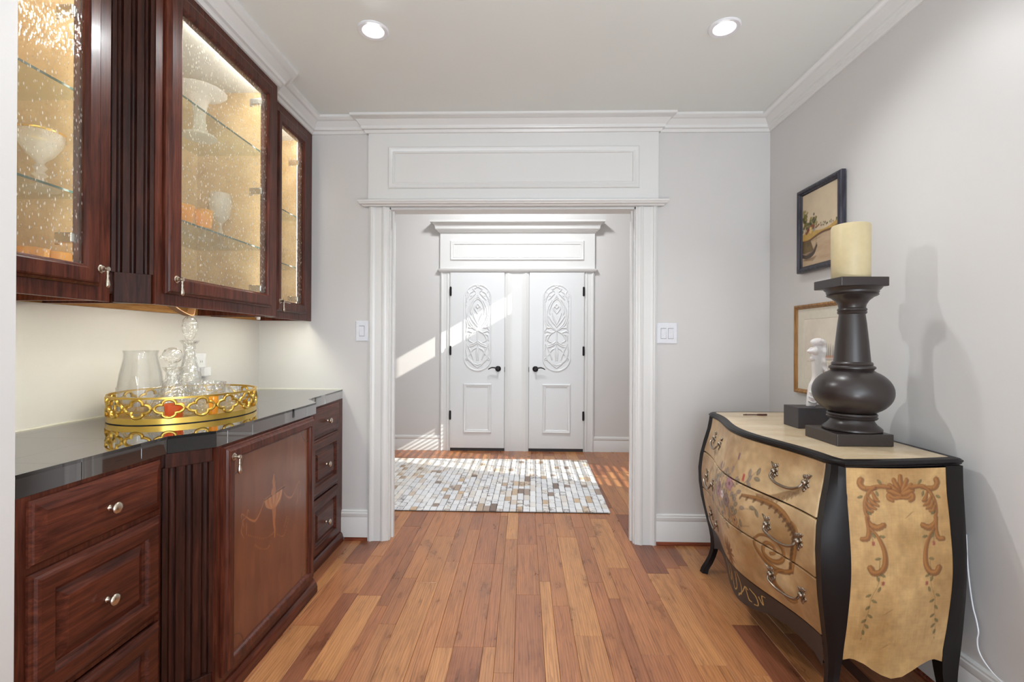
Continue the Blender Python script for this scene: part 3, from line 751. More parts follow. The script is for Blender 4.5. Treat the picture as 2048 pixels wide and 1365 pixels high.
DR_FRAME = [(0,0,0),(0,0,.007),(.005,0,.010),(.009,0,.011),(.013,0,.017),(.020,0,.0195),(.053,0,.0195),(.056,0,.017),(.060,0,.009),(.066,0,.006),(.068,0,.004),(.092,0,.016)]
def drawer(y0, y1, z0, z1, x, par, slab):
    d = MB().rings(mX(x), (y0,y1,z0,z1), DR_SLAB if slab else DR_FRAME).build('drawer', M_WOODY, par)
    knob(x+(.021 if slab else .0155), (y0+y1)/2+.0, (z0+z1)/2-.005, d); return d
def base_unit(label, y0, y1, drawers):
    t = thing('base_cabinet', label, 'cabinet', (FXL,(y0+y1)/2,0), 'mahogany base cabinets')
    mb = MB().box(XL+.004, FXL-.02, y0+.001, y1-.001, .002, .913)
    mb.build('body', M_WOODZ, t)
    f = MB(); a0, a1 = y0+.001, y1-.001
    f.box(FXL-.02, FXL, a0, drawers[0]-.0+.012, .06, .915); f.box(FXL-.02, FXL, drawers[1]-.012, a1, .06, .915)
    for z0, z1 in ((.890,.9149),(.722,.755),(.392,.425),(.002,.09)): f.box(FXL-.02, FXL-.0004, drawers[0]+.012, drawers[1]-.012, z0, z1)
    f.build('face_frame', M_WOODZ, t)
    y0d, y1d = drawers
    drawer(y0d, y1d, .745, .903, FXL, t, True); drawer(y0d, y1d, .411, .727, FXL, t, False); drawer(y0d, y1d, .074, .388, FXL, t, False)
    return t
bl = base_unit('mahogany base cabinet of three drawers nearest the camera', NY, 1.508, (1.092, 1.496))
br_ = base_unit('mahogany base cabinet of three drawers against the back wall', 2.524, YB-.001, (2.556, 2.962))
def pilaster(P, Q, z0, z1, zb, zt, par, mat):
    """fluted board between plan points P and Q with plain blocks below zb and above zt"""
    P, Q = Vector(P), Vector(Q); d = (Q-P); L = d.length; d.normalize(); n = Vector((d.y, -d.x))
    if n.x < 0: n = -n
    pr = [(0,-.03),(0,0)]
    m = L*.10; gw = L*.155; gap = (L-2*m-3*gw)/2; s = m
    for k in range(3):
        for i in range(9):
            a = PI*i/8; pr.append((s+gw*(1-math.cos(a))/2, -.016*math.sin(a)**.6))
        s += gw+gap
    pr += [(L,0),(L,-.03)]
    poly = [tuple(P+d*a+n*h) for a,h in pr]
    MB().prism(poly, zb, zt).build('fluted_pilaster', mat, par)
    for a, b in ((z0,zb),(zt,z1)):
        if b-a > .01:
            q = [tuple(P+d*u+n*h) for u,h in ((.006,-.03),(.006,.006),(L-.006,.006),(L-.006,-.03))]
            MB().prism(q, a, b).build('pilaster_block', M_WOODDK, par, bevel=.002)
bc = thing('base_cabinet', 'mahogany base cabinet with the inlaid urn door between two fluted corners', 'cabinet', (FXC,2.01,0), 'mahogany base cabinets')
PB1, PB2, PB3, PB4 = (-1.170,1.514), (-1.076,1.628), (-1.076,2.394), (-1.170,2.520)
MB().prism([(XL+.004,1.5095),(-1.19,1.5095),(-1.098,1.640),(FXC-.02,1.645),(FXC-.02,2.380),(-1.098,2.385),(-1.19,2.5225),(XL+.004,2.5225)], .002, .913).build('body', M_WOODZ, bc)
f = MB().box(FXC-.022, FXC, 1.628, 1.672, .06, .915).box(FXC-.022, FXC, 2.352, 2.394, .06, .915)
f.box(FXC-.022, FXC-.0004, 1.672, 2.352, .885, .9149).box(FXC-.022, FXC-.0004, 1.672, 2.352, .002, .11)
f.build('face_frame', M_WOODZ, bc)
pilaster(PB1, PB2, .06, .9145, .135, .868, bc, M_WOODDK); pilaster(PB3, PB4, .06, .9145, .135, .868, bc, M_WOODDK)
DOORP = [(0,0,0),(0,0,.008),(.005,0,.011),(.009,0,.012),(.013,0,.019),(.018,0,.023),(.042,0,.023),(.046,0,.020),(.050,0,.012),(.053,0,.009)]
dr = MB().rings(mX(FXC), (1.655,2.368,.092,.906), DOORP, cap=False).build('door', M_WOODZ, bc)
# marquetry
INL = [[(1.994,.718),(1.986,.695),(1.995,.664),(1.982,.649)],[(1.981,.696),(1.99,.665)],[(2.008,.688),(1.999,.663)],[(1.934,.628),(1.939,.604),(1.969,.588)],[(1.96,.622),(1.969,.588)],[(1.986,.62),(1.987,.582)],[(2.018,.622),(2.014,.573)],[(2.055,.622),(2.046,.586),(2.014,.572)],[(2.0,.573),(2.005,.539),(1.996,.528)],[(1.982,.57),(1.996,.537)],[(2.001,.526),(1.992,.506),(2.006,.487),(2.001,.465),(2.006,.445)],
 [(1.918,.629),(1.893,.597),(1.858,.573),(1.823,.588),(1.797,.608)],[(2.079,.614),(2.109,.585),(2.15,.571),(2.192,.598)],[(1.797,.608),(1.765,.631),(1.762,.615)],[(1.797,.61),(1.804,.633),(1.812,.622)],[(1.797,.608),(1.772,.603),(1.78,.575)],[(1.795,.586),(1.796,.54)],[(1.769,.592),(1.762,.566),(1.78,.534)],[(2.192,.598),(2.219,.621),(2.23,.608)],[(2.192,.598),(2.203,.616)],[(2.209,.588),(2.209,.542),(2.193,.521)],[(2.236,.574),(2.231,.54)]]
SWAG = [[(1.809,.534),(1.855,.507),(1.919,.476),(1.97,.468),(1.997,.472)],[(1.855,.476),(1.887,.45),(1.936,.426),(1.962,.428)],[(2.024,.451),(2.062,.426),(2.091,.429),(2.12,.482)],[(2.081,.462),(2.11,.496)]]
def inlay():
    y0,y1,z0,z1 = 1.706,2.317,.143,.855
    cv = Canvas(y0,y1,z0,z1, 300, 350, lin(112,64,42))
    X, Y = np.meshgrid(cv.X, cv.Y); wav = fnoise(350,300,3,14,4); big = fnoise(350,300,4,3,3)
    sw = .5+.5*np.sin((X-2.0)*60+wav*9+big*7)
    cv.c *= (.72+.35*wav+.25*big)[...,None]; cv.c *= (.93+.12*sw)[...,None]
    ld = lin(48,26,22); lt = lin(164,102,60); lt2 = lin(190,128,80)
    r = .062
    for sy, sz in ((y0,z0),(y1,z0),(y0,z1),(y1,z1)):
        ay = 1 if sy == y0 else -1; az = 1 if sz == z0 else -1
        cv.stroke([(sy+ay*r*1.15*math.cos(t), sz+az*r*math.sin(t)) for t in np.linspace(0,PI/2,7)], .0016, ld, .9)
    for a, b in (((y0+.003,z0+r),(y0+.003,z1-r)),((y1-.003,z0+r),(y1-.003,z1-r)),((y0+r*1.15,z0+.003),(y1-r*1.15,z0+.003)),((y0+r*1.15,z1-.003),(y1-r*1.15,z1-.003))):
        cv.stroke([a,b], .0015, ld, .85, n=60)
    # urn: bowl, neck, foot
    for i in range(9):
        u = -1+2*i/8; cv.stroke([(1.994+.062*u, .627),(1.994+.052*u,.603),(1.995+.018*u,.580)], .009, lt if i % 2 else lt2, .75, taper=(1,.9,.6))
    cv.stroke([(1.924,.631),(2.084,.638)], .004, lin(70,38,26), .9); cv.stroke([(1.922,.635),(2.086,.643)], .0022, lt, .9)
    cv.stroke([(1.994,.715),(1.993,.69),(1.996,.66),(1.992,.645)], .012, lt, .8, taper=(.3,.75,1.5))
    cv.stroke([(1.996,.578),(1.998,.545),(1.997,.525),(1.999,.500),(2.004,.476),(2.003,.448)], .010, lt, .8, taper=(1.6,.9,.35))
    for p in INL: cv.stroke(p, .0022, lt, .6, taper=(.7,1.2,.6))
    cv.stroke(INL[11], .004, lt, .7, taper=(.4,1.3,.5)); cv.stroke(INL[12], .004, lt, .45, taper=(.4,1.3,.5))
    for p in SWAG:
        for x,y in catmull(p, 4): cv.blob(x,y,.0032,lt,.4)
    P = np.stack([np.full_like(X, FXC+.009), X, Y], -1)
    return grid_obj('inlaid_panel', P, M_INLAY, dr, cv.c, smooth=False, label='figured veneer panel inlaid with an urn and swags')
inlay()
pendant(FXC+.023, 1.690, .866, dr)
# shoe moulding along the fronts
KP = [(0,.002),(.020,.002),(.020,.030),(.016,.048),(.008,.060),(0,.062)]
sh = MB().sweep(KP, [(FXL, YB-.03), (FXL, 2.526), (FXC-.002, 2.400), (FXC-.002, 1.624), (FXL, 1.510), (FXL, NY+.01)])
S(sh, 'trim_21', M_WOODY, smooth='auto')

# ---------------------------------------------------------------- granite worktop
CT = [(XL+.002,NY+.001),(-1.171,NY+.001),(-1.1605,1.520),(-1.0640,1.622),(-1.0560,2.396),(-1.1560,2.520),(-1.172,YB-.001),(XL+.002,YB-.001)]
ct = thing('countertop', 'glossy black granite tile worktop on the mahogany base cabinets', 'countertop', (-1.4,2.05,.915))
MB().prism([(x-.011 if x > -1.5 else x, y) for x,y in CT], .9155, .962).build('substrate', M_SUBFLOOR, ct)
def clip(poly, f, v, keep_gt):
    out = []
    for i in range(len(poly)):
        a, b = poly[i], poly[(i+1) % len(poly)]; da, db = a[f]-v, b[f]-v
        if not keep_gt: da, db = -da, -db
        if da >= 0: out.append(a)
        if (da >= 0) != (db >= 0):
            t = da/(da-db); out.append((a[0]+t*(b[0]-a[0]), a[1]+t*(b[1]-a[1])))
    return out
ys = [NY, 1.175, 1.480, 1.785, 2.090, 2.395, 2.700, YB]; xsg = [-1.80, -1.640, -1.335, -1.0]
for i in range(len(ys)-1):
    for j in range(len(xsg)-1):
        q = CT
        for f_, v, g in ((1,ys[i]+.0002,True),(1,ys[i+1]-.0002,False),(0,xsg[j]+.0002,True),(0,xsg[j+1]-.0002,False)):
            q = clip(q, f_, v, g)
            if len(q) < 3: break
        if len(q) >= 3: MB().prism(q, .9622, .972).build('tile', M_GRANITE, ct)
edge = CT[1:7]; cuts = {0:[.36,.78], 1:[], 2:[.08,.28,.70], 3:[], 4:[.45]}
for i in range(len(edge)-1):
    a, b = Vector(edge[i]), Vector(edge[i+1]); d = (b-a).normalized(); n = Vector((d.y,-d.x))
    tt = [0]+cuts[i]+[1]
    for u, v in zip(tt[:-1], tt[1:]):
        p, q = a.lerp(b,u)+d*.0004, a.lerp(b,v)-d*.0004
        MB().prism([tuple(p),tuple(q),tuple(q-n*.009),tuple(p-n*.009)], .9152, .9719).build('edge_tile', M_GRANITE, ct, bevel=.0008)
MB().prism([(XL,NY+.02),(XL+.006,NY+.02),(XL+.006,YB-.007),(-1.175,YB-.007),(-1.175,YB),(XL,YB)], .9721, .977).build('caulk_line', M_CAULK, ct)
MB().prism([(-1.196,NY+.0006),(-1.170,NY+.0006),(-1.170,NY+.004),(-1.196,NY+.004)], .918, .970).build('broken_tile_end', M_CAULK, ct, label='chipped pale end of the worktop edge')

# ---------------------------------------------------------------- glass-fronted wall cabinets
UB, UT = 1.413, 2.640
UXL, UXC = -1.380, -1.300
GD = [(0,0,0),(0,0,.008),(.004,0,.012),(.007,0,.013),(.010,0,.019),(.014,0,.021),(0,.80,.021),(0,.86,.019),(0,.93,.013),(0,1,.010),(0,1,.001)]
def wall_cabinet(label, y0, y1, xf, door, wl, pull_y, inner, shelves, hinge_z):
    t = thing('wall_cabinet', label, 'cabinet', (xf,(y0+y1)/2,UB), 'glass-fronted wall cabinets')
    iy0, iy1 = inner; xb = XL+.012
    sh = MB().box(XL+.002, xb, y0, y1, UB+.04, UT).box(xb, xf-.02, y0, iy0, UB+.003, UT).box(xb, xf-.02, iy1, y1, UB+.003, UT)
    sh.box(xb, xf-.02, iy0, iy1, UT-.06, UT)
    sh.build('carcass', M_WOODZ, t)
    MB().box(xb, xf-.02, iy0, iy1, UB+.036, UB+.046).build('bottom_board', M_RAWWOOD, t, label='raw tan underside of the cabinet')
    li = MB(); e = .0015; zb, zt = UB+.0465, UT-.0605
    li.add([(xb+e,iy0+e,zb),(xb+e,iy1-e,zb),(xb+e,iy1-e,zt),(xb+e,iy0+e,zt),(xf-.021,iy0+e,zb),(xf-.021,iy1-e,zb),(xf-.021,iy1-e,zt),(xf-.021,iy0+e,zt)],
           [(0,1,2,3),(0,4,5,1),(0,3,7,4),(1,5,6,2)])
    li.build('lining', M_TAN, t, fix=False, label='gold tan cabinet lining')
    MB().add([(xb+e,iy0+e,zt),(xb+e,iy1-e,zt),(xf-.021,iy1-e,zt),(xf-.021,iy0+e,zt)], [(0,1,2,3)]).build('lining_top', M_SILVER, t, fix=False, label='pale silvery cabinet ceiling')
    d0,d1,e0,e1 = door; o0, o1 = d0+wl[0]+.004, d1-wl[1]-.004
    MB().rings(mX(xf), (y0,y1,UB,UT), [(0,0,-.02),(0,0,0),(0,1,0),(0,1,-.02)], (o0-y0, y1-o1, e0+wl[2]-.004-UB, UT-(e1-wl[3]+.004)), cap=False).build('face_frame', M_WOODZ, t, fix=False)
    dr = MB().rings(mX(xf+.0005), door, GD, wl, cap=False).build('door', M_WOODZ, t)
    MB().box(xf+.003, xf+.007, d0+wl[0]-.004, d1-wl[1]+.004, e0+wl[2]-.004, e1-wl[3]+.004).build('seeded_pane', M_SEEDED, dr, label='clear glass pane full of small seeds and bubbles')
    pendant(xf+.0215, pull_y, e0+.055, dr)
    for z in hinge_z:
        hy = d1-wl[1]-.014
        MB().box(xf-.060, xf-.004, hy-.010, hy+.012, z-.016, z+.016).box(xf-.075, xf-.055, hy+.004, hy+.013, z-.020, z+.020).build('hinge', M_CHROME, dr, bevel=.004)
    for z in shelves:
        sf = MB().box(xb+.004, xf-.052, iy0+.004, iy1-.004, z-.007, z).build('shelf', M_SHELF, t, label='clear glass shelf')
        MB().box(xf-.0518, xf-.050, iy0+.004, iy1-.004, z-.007, z).build('shelf_edge', M_SHELFEDGE, sf, label='green polished glass edge')
    for yy in (d0+wl[0]-.024, d1-wl[1]+.026):
        MB().box(xf-.034, xf-.024, yy-.004, yy+.004, UB+.06, UT-.10).build('light_strip', M_LEDV, t, label='glowing upright strip light behind the door stile')
    l = MB().box(xf-.050, xf-.030, iy0+.03, iy1-.03, UT-.085, UT-.077).build('light_strip', M_LED, t, label='glowing strip light behind the top rail')
    return t
ul = wall_cabinet('glass-fronted mahogany wall cabinet nearest the camera holding gilded goblets', NY, 1.548, UXL, (1.092,1.500,1.459,2.585), (.062,.058,.064,.064), 1.492, (NY+.02,1.530), (2.083,1.757), (2.30,1.60))
uc = wall_cabinet('wide middle glass-fronted mahogany wall cabinet between two fluted corners', 1.640, 2.462, UXC, (1.678,2.390,1.455,2.585), (.076,.044,.066,.068), 1.716, (1.658,2.444), (2.256,1.762), (2.475,2.03,1.545))
ur = wall_cabinet('narrow glass-fronted mahogany wall cabinet against the back wall', 2.550, YB-.001, UXL, (2.590,2.956,1.452,2.572), (.045,.060,.060,.066), 2.612, (2.568,3.030), (2.066,1.747), (2.38,1.54))
pilaster((-1.380,1.554),(-1.303,1.638), UB, UT, 1.515, UT-.001, uc, M_WOODDK)
pilaster((-1.303,2.464),(-1.380,2.548), UB, UT, 1.515, UT-.001, uc, M_WOODDK)
# fill behind the canted pilasters
MB().prism([(XL+.002,1.5485),(-1.405,1.5485),(-1.33,1.6395),(XL+.002,1.6395)], UB+.036, UT).build('corner_filler', M_WOODZ, uc)
MB().prism([(XL+.002,2.4625),(-1.33,2.4625),(-1.405,2.5495),(XL+.002,2.5495)], UB+.036, UT).build('corner_filler', M_WOODZ, uc)

for cab, a, b in ((ul,NY+.001,1.548),(uc,1.550,2.549),(ur,2.551,YB-.002)):
    MB().box(XL+.001, XL+.018, a, b, 1.417, 1.4485).build('back_cleat', M_RAWWOOD, cab, label='raw tan wooden cleat along the wall')
# under-cabinet fittings
for (a, b, x, lb) in ((1.10,1.50,-1.412,'thin lit strip lamp under the wall cabinet nearest the camera'), (1.70,2.42,-1.335,'thin lit strip lamp under the middle wall cabinet'), (2.60,2.88,-1.412,'thin lit strip lamp under the wall cabinet by the back wall')):
    t = thing('strip_lamp', lb, 'light', (x,(a+b)/2,1.44), 'strip lamps under the wall cabinets')
    MB().box(x-.012, x+.012, a, b, 1.438, 1.4488).build('housing', M_PLASTIC, t)
    MB().box(x-.009, x+.009, a+.005, b-.005, 1.4355, 1.4379).build('diffuser', M_UNDERLED, t)
for x, y, lb in ((-1.46,2.565,'small white clip under the wall cabinets nearer the hanging strap'), (-1.62,2.86,'small white clip under the wall cabinets in the corner')):
    tag(MB().lathe([(.010,1.414),(.011,1.418),(.011,1.440),(.008,1.449)], x, y, 14).build('cable_clip', M_PLASTIC, smooth='auto'), lb, 'clip', 'white clips under the wall cabinets')
tag(MB().tube(catmull([(-1.45,1.085,1.444),(-1.47,1.14,1.425),(-1.46,1.20,1.413),(-1.45,1.28,1.420),(-1.44,1.36,1.436),(-1.44,1.42,1.446)], 6), .0025, 6).build('wire', M_ORANGE, smooth=True), 'thin orange wire sagging under the wall cabinet nearest the camera', 'wire')
P = [(-1.43,1.86,1.444),(-1.43,1.90,1.420),(-1.43,1.96,1.398),(-1.43,1.995,1.392),(-1.43,2.005,1.405),(-1.43,2.012,1.440)]
mb = MB(); Q = catmull(P, 5)
mb.loft([[(x-.016,y,z+.002),(x+.016,y,z+.002),(x+.016,y+.002,z-.002),(x-.016,y+.002,z-.002)] for x,y,z in Q])
tag(mb.build('strap', M_TAPE), 'brown strap dangling below the middle wall cabinet', 'strap')

# ---------------------------------------------------------------- glassware in the wall cabinets
def ware(name, label, cat, prof, x, y, m, group=None, lobes=0, amp=0, extra=None, n=36):
    z = prof[0][1]
    t = MB().lathe(prof, x, y, n, lobes, amp, cap=False).build(name, m, smooth='auto', loc=(x,y,z))
    tag(t, label, cat, group)
    if extra: extra(t)
    return t
def comp(x, y, z, r, h, label, grp):
    pr = [(0.002,z+.001),(r*.80,z+.002),(r*.82,z+.006),(r*.4,z+.014),(.012,z+.022),(.011,z+h*.22),(.020,z+h*.27),(.010,z+h*.33),(.018,z+h*.40),(.009,z+h*.46),(.014,z+h*.52),(r*.55,z+h*.62),(r*.9,z+h*.82),(r,z+h),(r*.97,z+h),(r*.86,z+h*.82),(r*.5,z+h*.66),(.005,z+h*.60)]
    def rim(t): MB().lathe([(r*.965,z+h-.001),(r*1.015,z+h-.002),(r*1.02,z+h+.004),(r*.965,z+h+.005),(r*.965,z+h-.001)], x, y, 36, cap=False).build('gilt_rim', M_GOLD, t, smooth=True, label='gilded rim')
    return ware('compote', label, 'glass', pr, x, y, M_PRESSED, grp, extra=rim)
comp(-1.53, 1.462, 1.7575, .060, .180, 'gold-rimmed footed glass compote on the lower shelf, rightmost of that shelf', 'gold-rimmed compotes')
comp(-1.53, 1.315, 1.7575, .060, .180, 'gold-rimmed footed glass compote on the lower shelf, leftmost of that shelf', 'gold-rimmed compotes')
comp(-1.66, 1.44, 1.7575, .052, .225, 'taller gold-rimmed footed glass at the back of the lower shelf', 'gold-rimmed compotes')
def tumb(x, y, z, r, h, label, m, grp, name='tumbler'):
    return ware(name, label, 'glass', [(.002,z+.001),(r*.78,z+.001),(r*.82,z+.006),(r*.9,z+h*.5),(r,z+h),(r*.95,z+h),(r*.84,z+h*.5),(r*.74,z+.012),(.002,z+.010)], x, y, m, grp, 10, .03)
UZ = UB+.0475
for x, y, lb in ((-1.50,1.490,'gilded tumbler on the cabinet floor, rightmost of its row'),(-1.50,1.415,'gilded tumbler on the cabinet floor, second from the right'),(-1.58,1.36,'gilded tumbler on the cabinet floor behind the glass bowl'),(-1.62,1.47,'gilded tumbler at the back of the cabinet floor')):
    tumb(x, y, UZ, .036, .105, lb, M_GOLDGLASS, 'gilded tumblers')
ware('bowl','low pressed glass bowl on the cabinet floor beside the gilded tumblers','bowl',[(.002,UZ+.001),(.045,UZ+.001),(.06,UZ+.02),(.075,UZ+.055),(.072,UZ+.055),(.055,UZ+.022),(.002,UZ+.008)],-1.47,1.30,M_PRESSED,None,14,.03)
z = 2.2565
ware('cake_stand','frosted white pedestal dish on the top shelf of the middle cabinet','dish',[(.002,z+.001),(.075,z+.002),(.07,z+.012),(.03,z+.03),(.024,z+.10),(.034,z+.17),(.05,z+.20),(.10,z+.212),(.115,z+.226),(.108,z+.226),(.05,z+.212),(.002,z+.208)],-1.56,2.24,M_FROST,None,16,.02)
z = 2.2565
ware('plate','frosted oval plate standing behind the pedestal dish','dish',[(.002,z+.002),(.05,z+.002),(.056,z+.01),(.08,z+.13),(.085,z+.21),(.080,z+.21),(.002,z+.20)],-1.62,2.03,M_FROST)
z = 1.7625
for x, y, lb in ((-1.55,2.13,'amber glass jar on the lower shelf, nearer the drop pull'),(-1.52,2.215,'amber glass jar on the lower shelf beside the crystal goblet')):
    t = tumb(x, y, z+.055, .038, .085, lb, M_AMBER, 'amber jars', 'jar')
    MB().lathe([(.03,z+.001),(.032,z+.005),(.010,z+.015),(.009,z+.045),(.025,z+.0545)], x, y, 24).build('stem', M_PRESSED, t, smooth='auto')
ware('plate','broad low glass plate on the lower shelf in front of the amber jars','dish',[(.002,z+.0002),(.03,z+.0003),(.12,z+.018),(.118,z+.020),(.03,z+.004),(.002,z+.003)],-1.60,2.02,M_PRESSED)
def goblet(x, y, z, h, r, label, m=M_PRESSED, grp='crystal goblets'):
    return ware('goblet', label, 'glass', [(.002,z+.001),(r*.85,z+.001),(r*.85,z+.004),(r*.3,z+.012),(.007,z+.03),(.011,z+h*.30),(.006,z+h*.38),(.012,z+h*.45),(r*.8,z+h*.58),(r,z+h*.8),(r*.92,z+h),(r*.88,z+h),(r*.94,z+h*.8),(r*.7,z+h*.6),(.003,z+h*.5)], x, y, m, grp, 12, .025)
goblet(-1.55,2.385,z,.27,.050,'tall crystal goblet on the lower shelf nearest the hinges')
goblet(-1.655,2.16,z,.29,.042,'tall crystal goblet at the back of the lower shelf behind the jars')
ware('bowl','pressed glass bowl on the floor of the middle cabinet','bowl',[(.002,UZ+.001),(.05,UZ+.001),(.065,UZ+.02),(.09,UZ+.085),(.086,UZ+.085),(.06,UZ+.022),(.002,UZ+.008)],-1.52,1.93,M_PRESSED,None,14,.04)
ware('bowl','small clear bowl under the shelf at the back of the middle cabinet','bowl',[(.002,UZ+.001),(.04,UZ+.001),(.07,UZ+.03),(.088,UZ+.06),(.084,UZ+.06),(.06,UZ+.028),(.002,UZ+.008)],-1.62,2.22,M_PRESSED,None,14,.03)
z = 1.7475
ware('pitcher','frosted white pitcher on the lower shelf of the narrow cabinet','pitcher',[(.002,z+.001),(.045,z+.001),(.05,z+.01),(.058,z+.09),(.05,z+.15),(.056,z+.19),(.052,z+.19),(.046,z+.15),(.002,z+.02)],-1.53,2.80,M_FROST)

# ---------------------------------------------------------------- tray and crystal on the worktop
TX, TY, TA, TB, TZ = -1.428, 1.985, .250, .285, .972
def el(t, k=1.0, d=0): return (TX+(TA*k+d)*math.cos(t), TY+(TB*k+d)*math.sin(t))
tr = thing('tray', 'oval gold gallery tray with quatrefoil sides on the black worktop', 'tray', (TX,TY,TZ))
n = 96
def band(z0, z1, th):
    rg = []
    for i in range(n+1):
        t = 2*PI*i/n; ox, oy = el(t); ix, iy = el(t, 1, -th); rg.append([(ox,oy,z0),(ox,oy,z1),(ix,iy,z1),(ix,iy,z0)])
    return MB().loft(rg, cap=False)
band(TZ+.003, TZ+.024, .006).build('base_band', M_GOLD, tr, smooth='auto'); band(TZ+.095, TZ+.102, .007).build('top_rim', M_GOLD, tr, smooth='auto')
MB().loft([[el(2*PI*i/n,1,-.003)+(TZ+.0005,) for i in range(n)],[el(2*PI*i/n,1,-.003)+(TZ+.0028,) for i in range(n)]]).build('foot_pad', M_SLOT, tr)
MB().loft([[el(2*PI*i/n,1,-.006)+(TZ+.004,) for i in range(n)],[el(2*PI*i/n,1,-.006)+(TZ+.009,) for i in range(n)]]).build('mirror_base', M_GOLD, tr)
NQ = 16
# arc-length table
TT = np.linspace(0,2*PI,721); pts = np.array([el(t) for t in TT]); sl = np.concatenate([[0],np.cumsum(np.hypot(*np.diff(pts,axis=0).T))]); PER = sl[-1]
def onrim(s, z, d=-.003):
    t = np.interp(s % PER, sl, TT); x, y = el(t, 1, d); return (x, y, z)
W = PER/NQ; zc = TZ+.0595; hh = .0355
for q in range(NQ):
    s0 = q*W+.013; mb = MB(); P = []
    for i in range(48):
        a = 2*PI*i/48; r = .60+.40*abs(math.cos(2*a))**.75
        P.append(onrim(s0+r*math.cos(a)*W*.44, zc+r*math.sin(a)*hh*.95))
    mb.tube(P, .0056, 6, closed=True)
    for sg in (1,-1):
        mb.tube([onrim(s0+W*.40, zc), onrim(s0+W*.5, zc)], .0058, 6)
        mb.tube([onrim(s0, zc+sg*hh*.9), onrim(s0, zc+sg*hh*1.02)], .005, 6)
    mb.tube([onrim(s0-W*.40, zc), onrim(s0-W*.5, zc)], .0058, 6)
    mb.build('quatrefoil', M_GOLD, tr, smooth=True)
TZ0 = TZ+.0095
z = TZ0
pt = ware('pitcher','clear glass pitcher with a banded waist, leftmost on the gold tray','pitcher',[(.002,z+.001),(.070,z+.001),(.078,z+.008),(.080,z+.105),(.081,z+.112),(.077,z+.116),(.070,z+.17),(.058,z+.225),(.056,z+.245),(.060,z+.262),(.057,z+.262),(.053,z+.245),(.055,z+.225),(.067,z+.17),(.074,z+.114),(.075,z+.02),(.002,z+.012)],-1.565,1.905,M_CLEAR,None,12,.012,n=48)
MB().tube(catmull([(-1.565+.045,1.905+.045,z+.235),(-1.565+.06,1.905+.075,z+.215),(-1.565+.06,1.905+.085,z+.16),(-1.565+.05,1.905+.055,z+.125)],6), .007, 8).build('handle', M_CLEAR, pt, smooth=True)
def decanter(x, y, pr, label, stop):
    t = ware('decanter', label, 'decanter', pr, x, y, M_CRYSTAL, 'crystal decanters', 16, .025, n=64)
    stop(t, x, y); return t
z = TZ0
def st1(t, x, y):
    MB().lathe([(.010,z+.185),(.013,z+.200),(.016,z+.206),(.014,z+.212),(.026,z+.222),(.034,z+.238),(.034,z+.250),(.026,z+.266),(.012,z+.274),(.001,z+.276)], x, y, 40, 12, .05).build('stopper', M_CRYSTAL, t, smooth='auto', label='round fluted stopper')
decanter(-1.4070,1.870,[(.002,z+.001),(.062,z+.001),(.078,z+.012),(.080,z+.03),(.066,z+.07),(.040,z+.115),(.024,z+.14),(.021,z+.175),(.032,z+.192),(.034,z+.196),(.028,z+.197),(.017,z+.176),(.018,z+.142),(.034,z+.114),(.060,z+.068),(.072,z+.03),(.055,z+.014),(.002,z+.012)],'squat broad-based crystal decanter with a round stopper on the gold tray', st1)
def st2(t, x, y):
    MB().lathe([(.009,z+.285),(.011,z+.305),(.016,z+.312),(.024,z+.335),(.030,z+.362),(.026,z+.392),(.014,z+.410),(.001,z+.415)], x, y, 40, 10, .05).build('stopper', M_CRYSTAL, t, smooth='auto', label='tall pointed oval stopper')
decanter(-1.4736,2.060,[(.002,z+.001),(.055,z+.001),(.062,z+.015),(.060,z+.06),(.048,z+.13),(.030,z+.20),(.022,z+.245),(.023,z+.285),(.036,z+.300),(.037,z+.304),(.030,z+.304),(.018,z+.285),(.018,z+.245),(.026,z+.20),(.043,z+.13),(.054,z+.06),(.05,z+.018),(.002,z+.012)],'tall slender crystal decanter with a pointed stopper at the back of the gold tray', st2)
ware('bowl','cut crystal bowl with a flaring rim on the gold tray','bowl',[(.002,z+.001),(.040,z+.001),(.048,z+.015),(.058,z+.06),(.072,z+.125),(.070,z+.126),(.054,z+.06),(.042,z+.018),(.002,z+.012)],-1.3566,2.000,M_CRYSTAL,None,18,.03,n=72)
def tumbler2(x, y, lb):
    return ware('tumbler', lb, 'glass', [(.002,z+.001),(.036,z+.001),(.044,z+.012),(.046,z+.045),(.036,z+.098),(.034,z+.098),(.043,z+.045),(.038,z+.014),(.002,z+.012)], x, y, M_CRYSTAL, 'cut crystal tumblers', 16, .03, n=64)
tumbler2(-1.3150,2.105,'cut crystal tumbler, rightmost of the glasses on the gold tray'); tumbler2(-1.405,2.172,'cut crystal tumbler behind the rightmost one on the gold tray')
ware('dish','small orange pressed glass dish behind the tray gallery','dish',[(.002,z+.001),(.024,z+.001),(.028,z+.02),(.031,z+.062),(.029,z+.062),(.025,z+.02),(.002,z+.008)],-1.335,1.783,M_ORANGEGLASS,None,12,.04)
ware('votive','small amber glass cup in front of the crystal bowl','cup',[(.002,z+.001),(.014,z+.001),(.016,z+.03),(.018,z+.085),(.016,z+.085),(.014,z+.03),(.002,z+.01)],-1.237,1.865,M_AMBER)
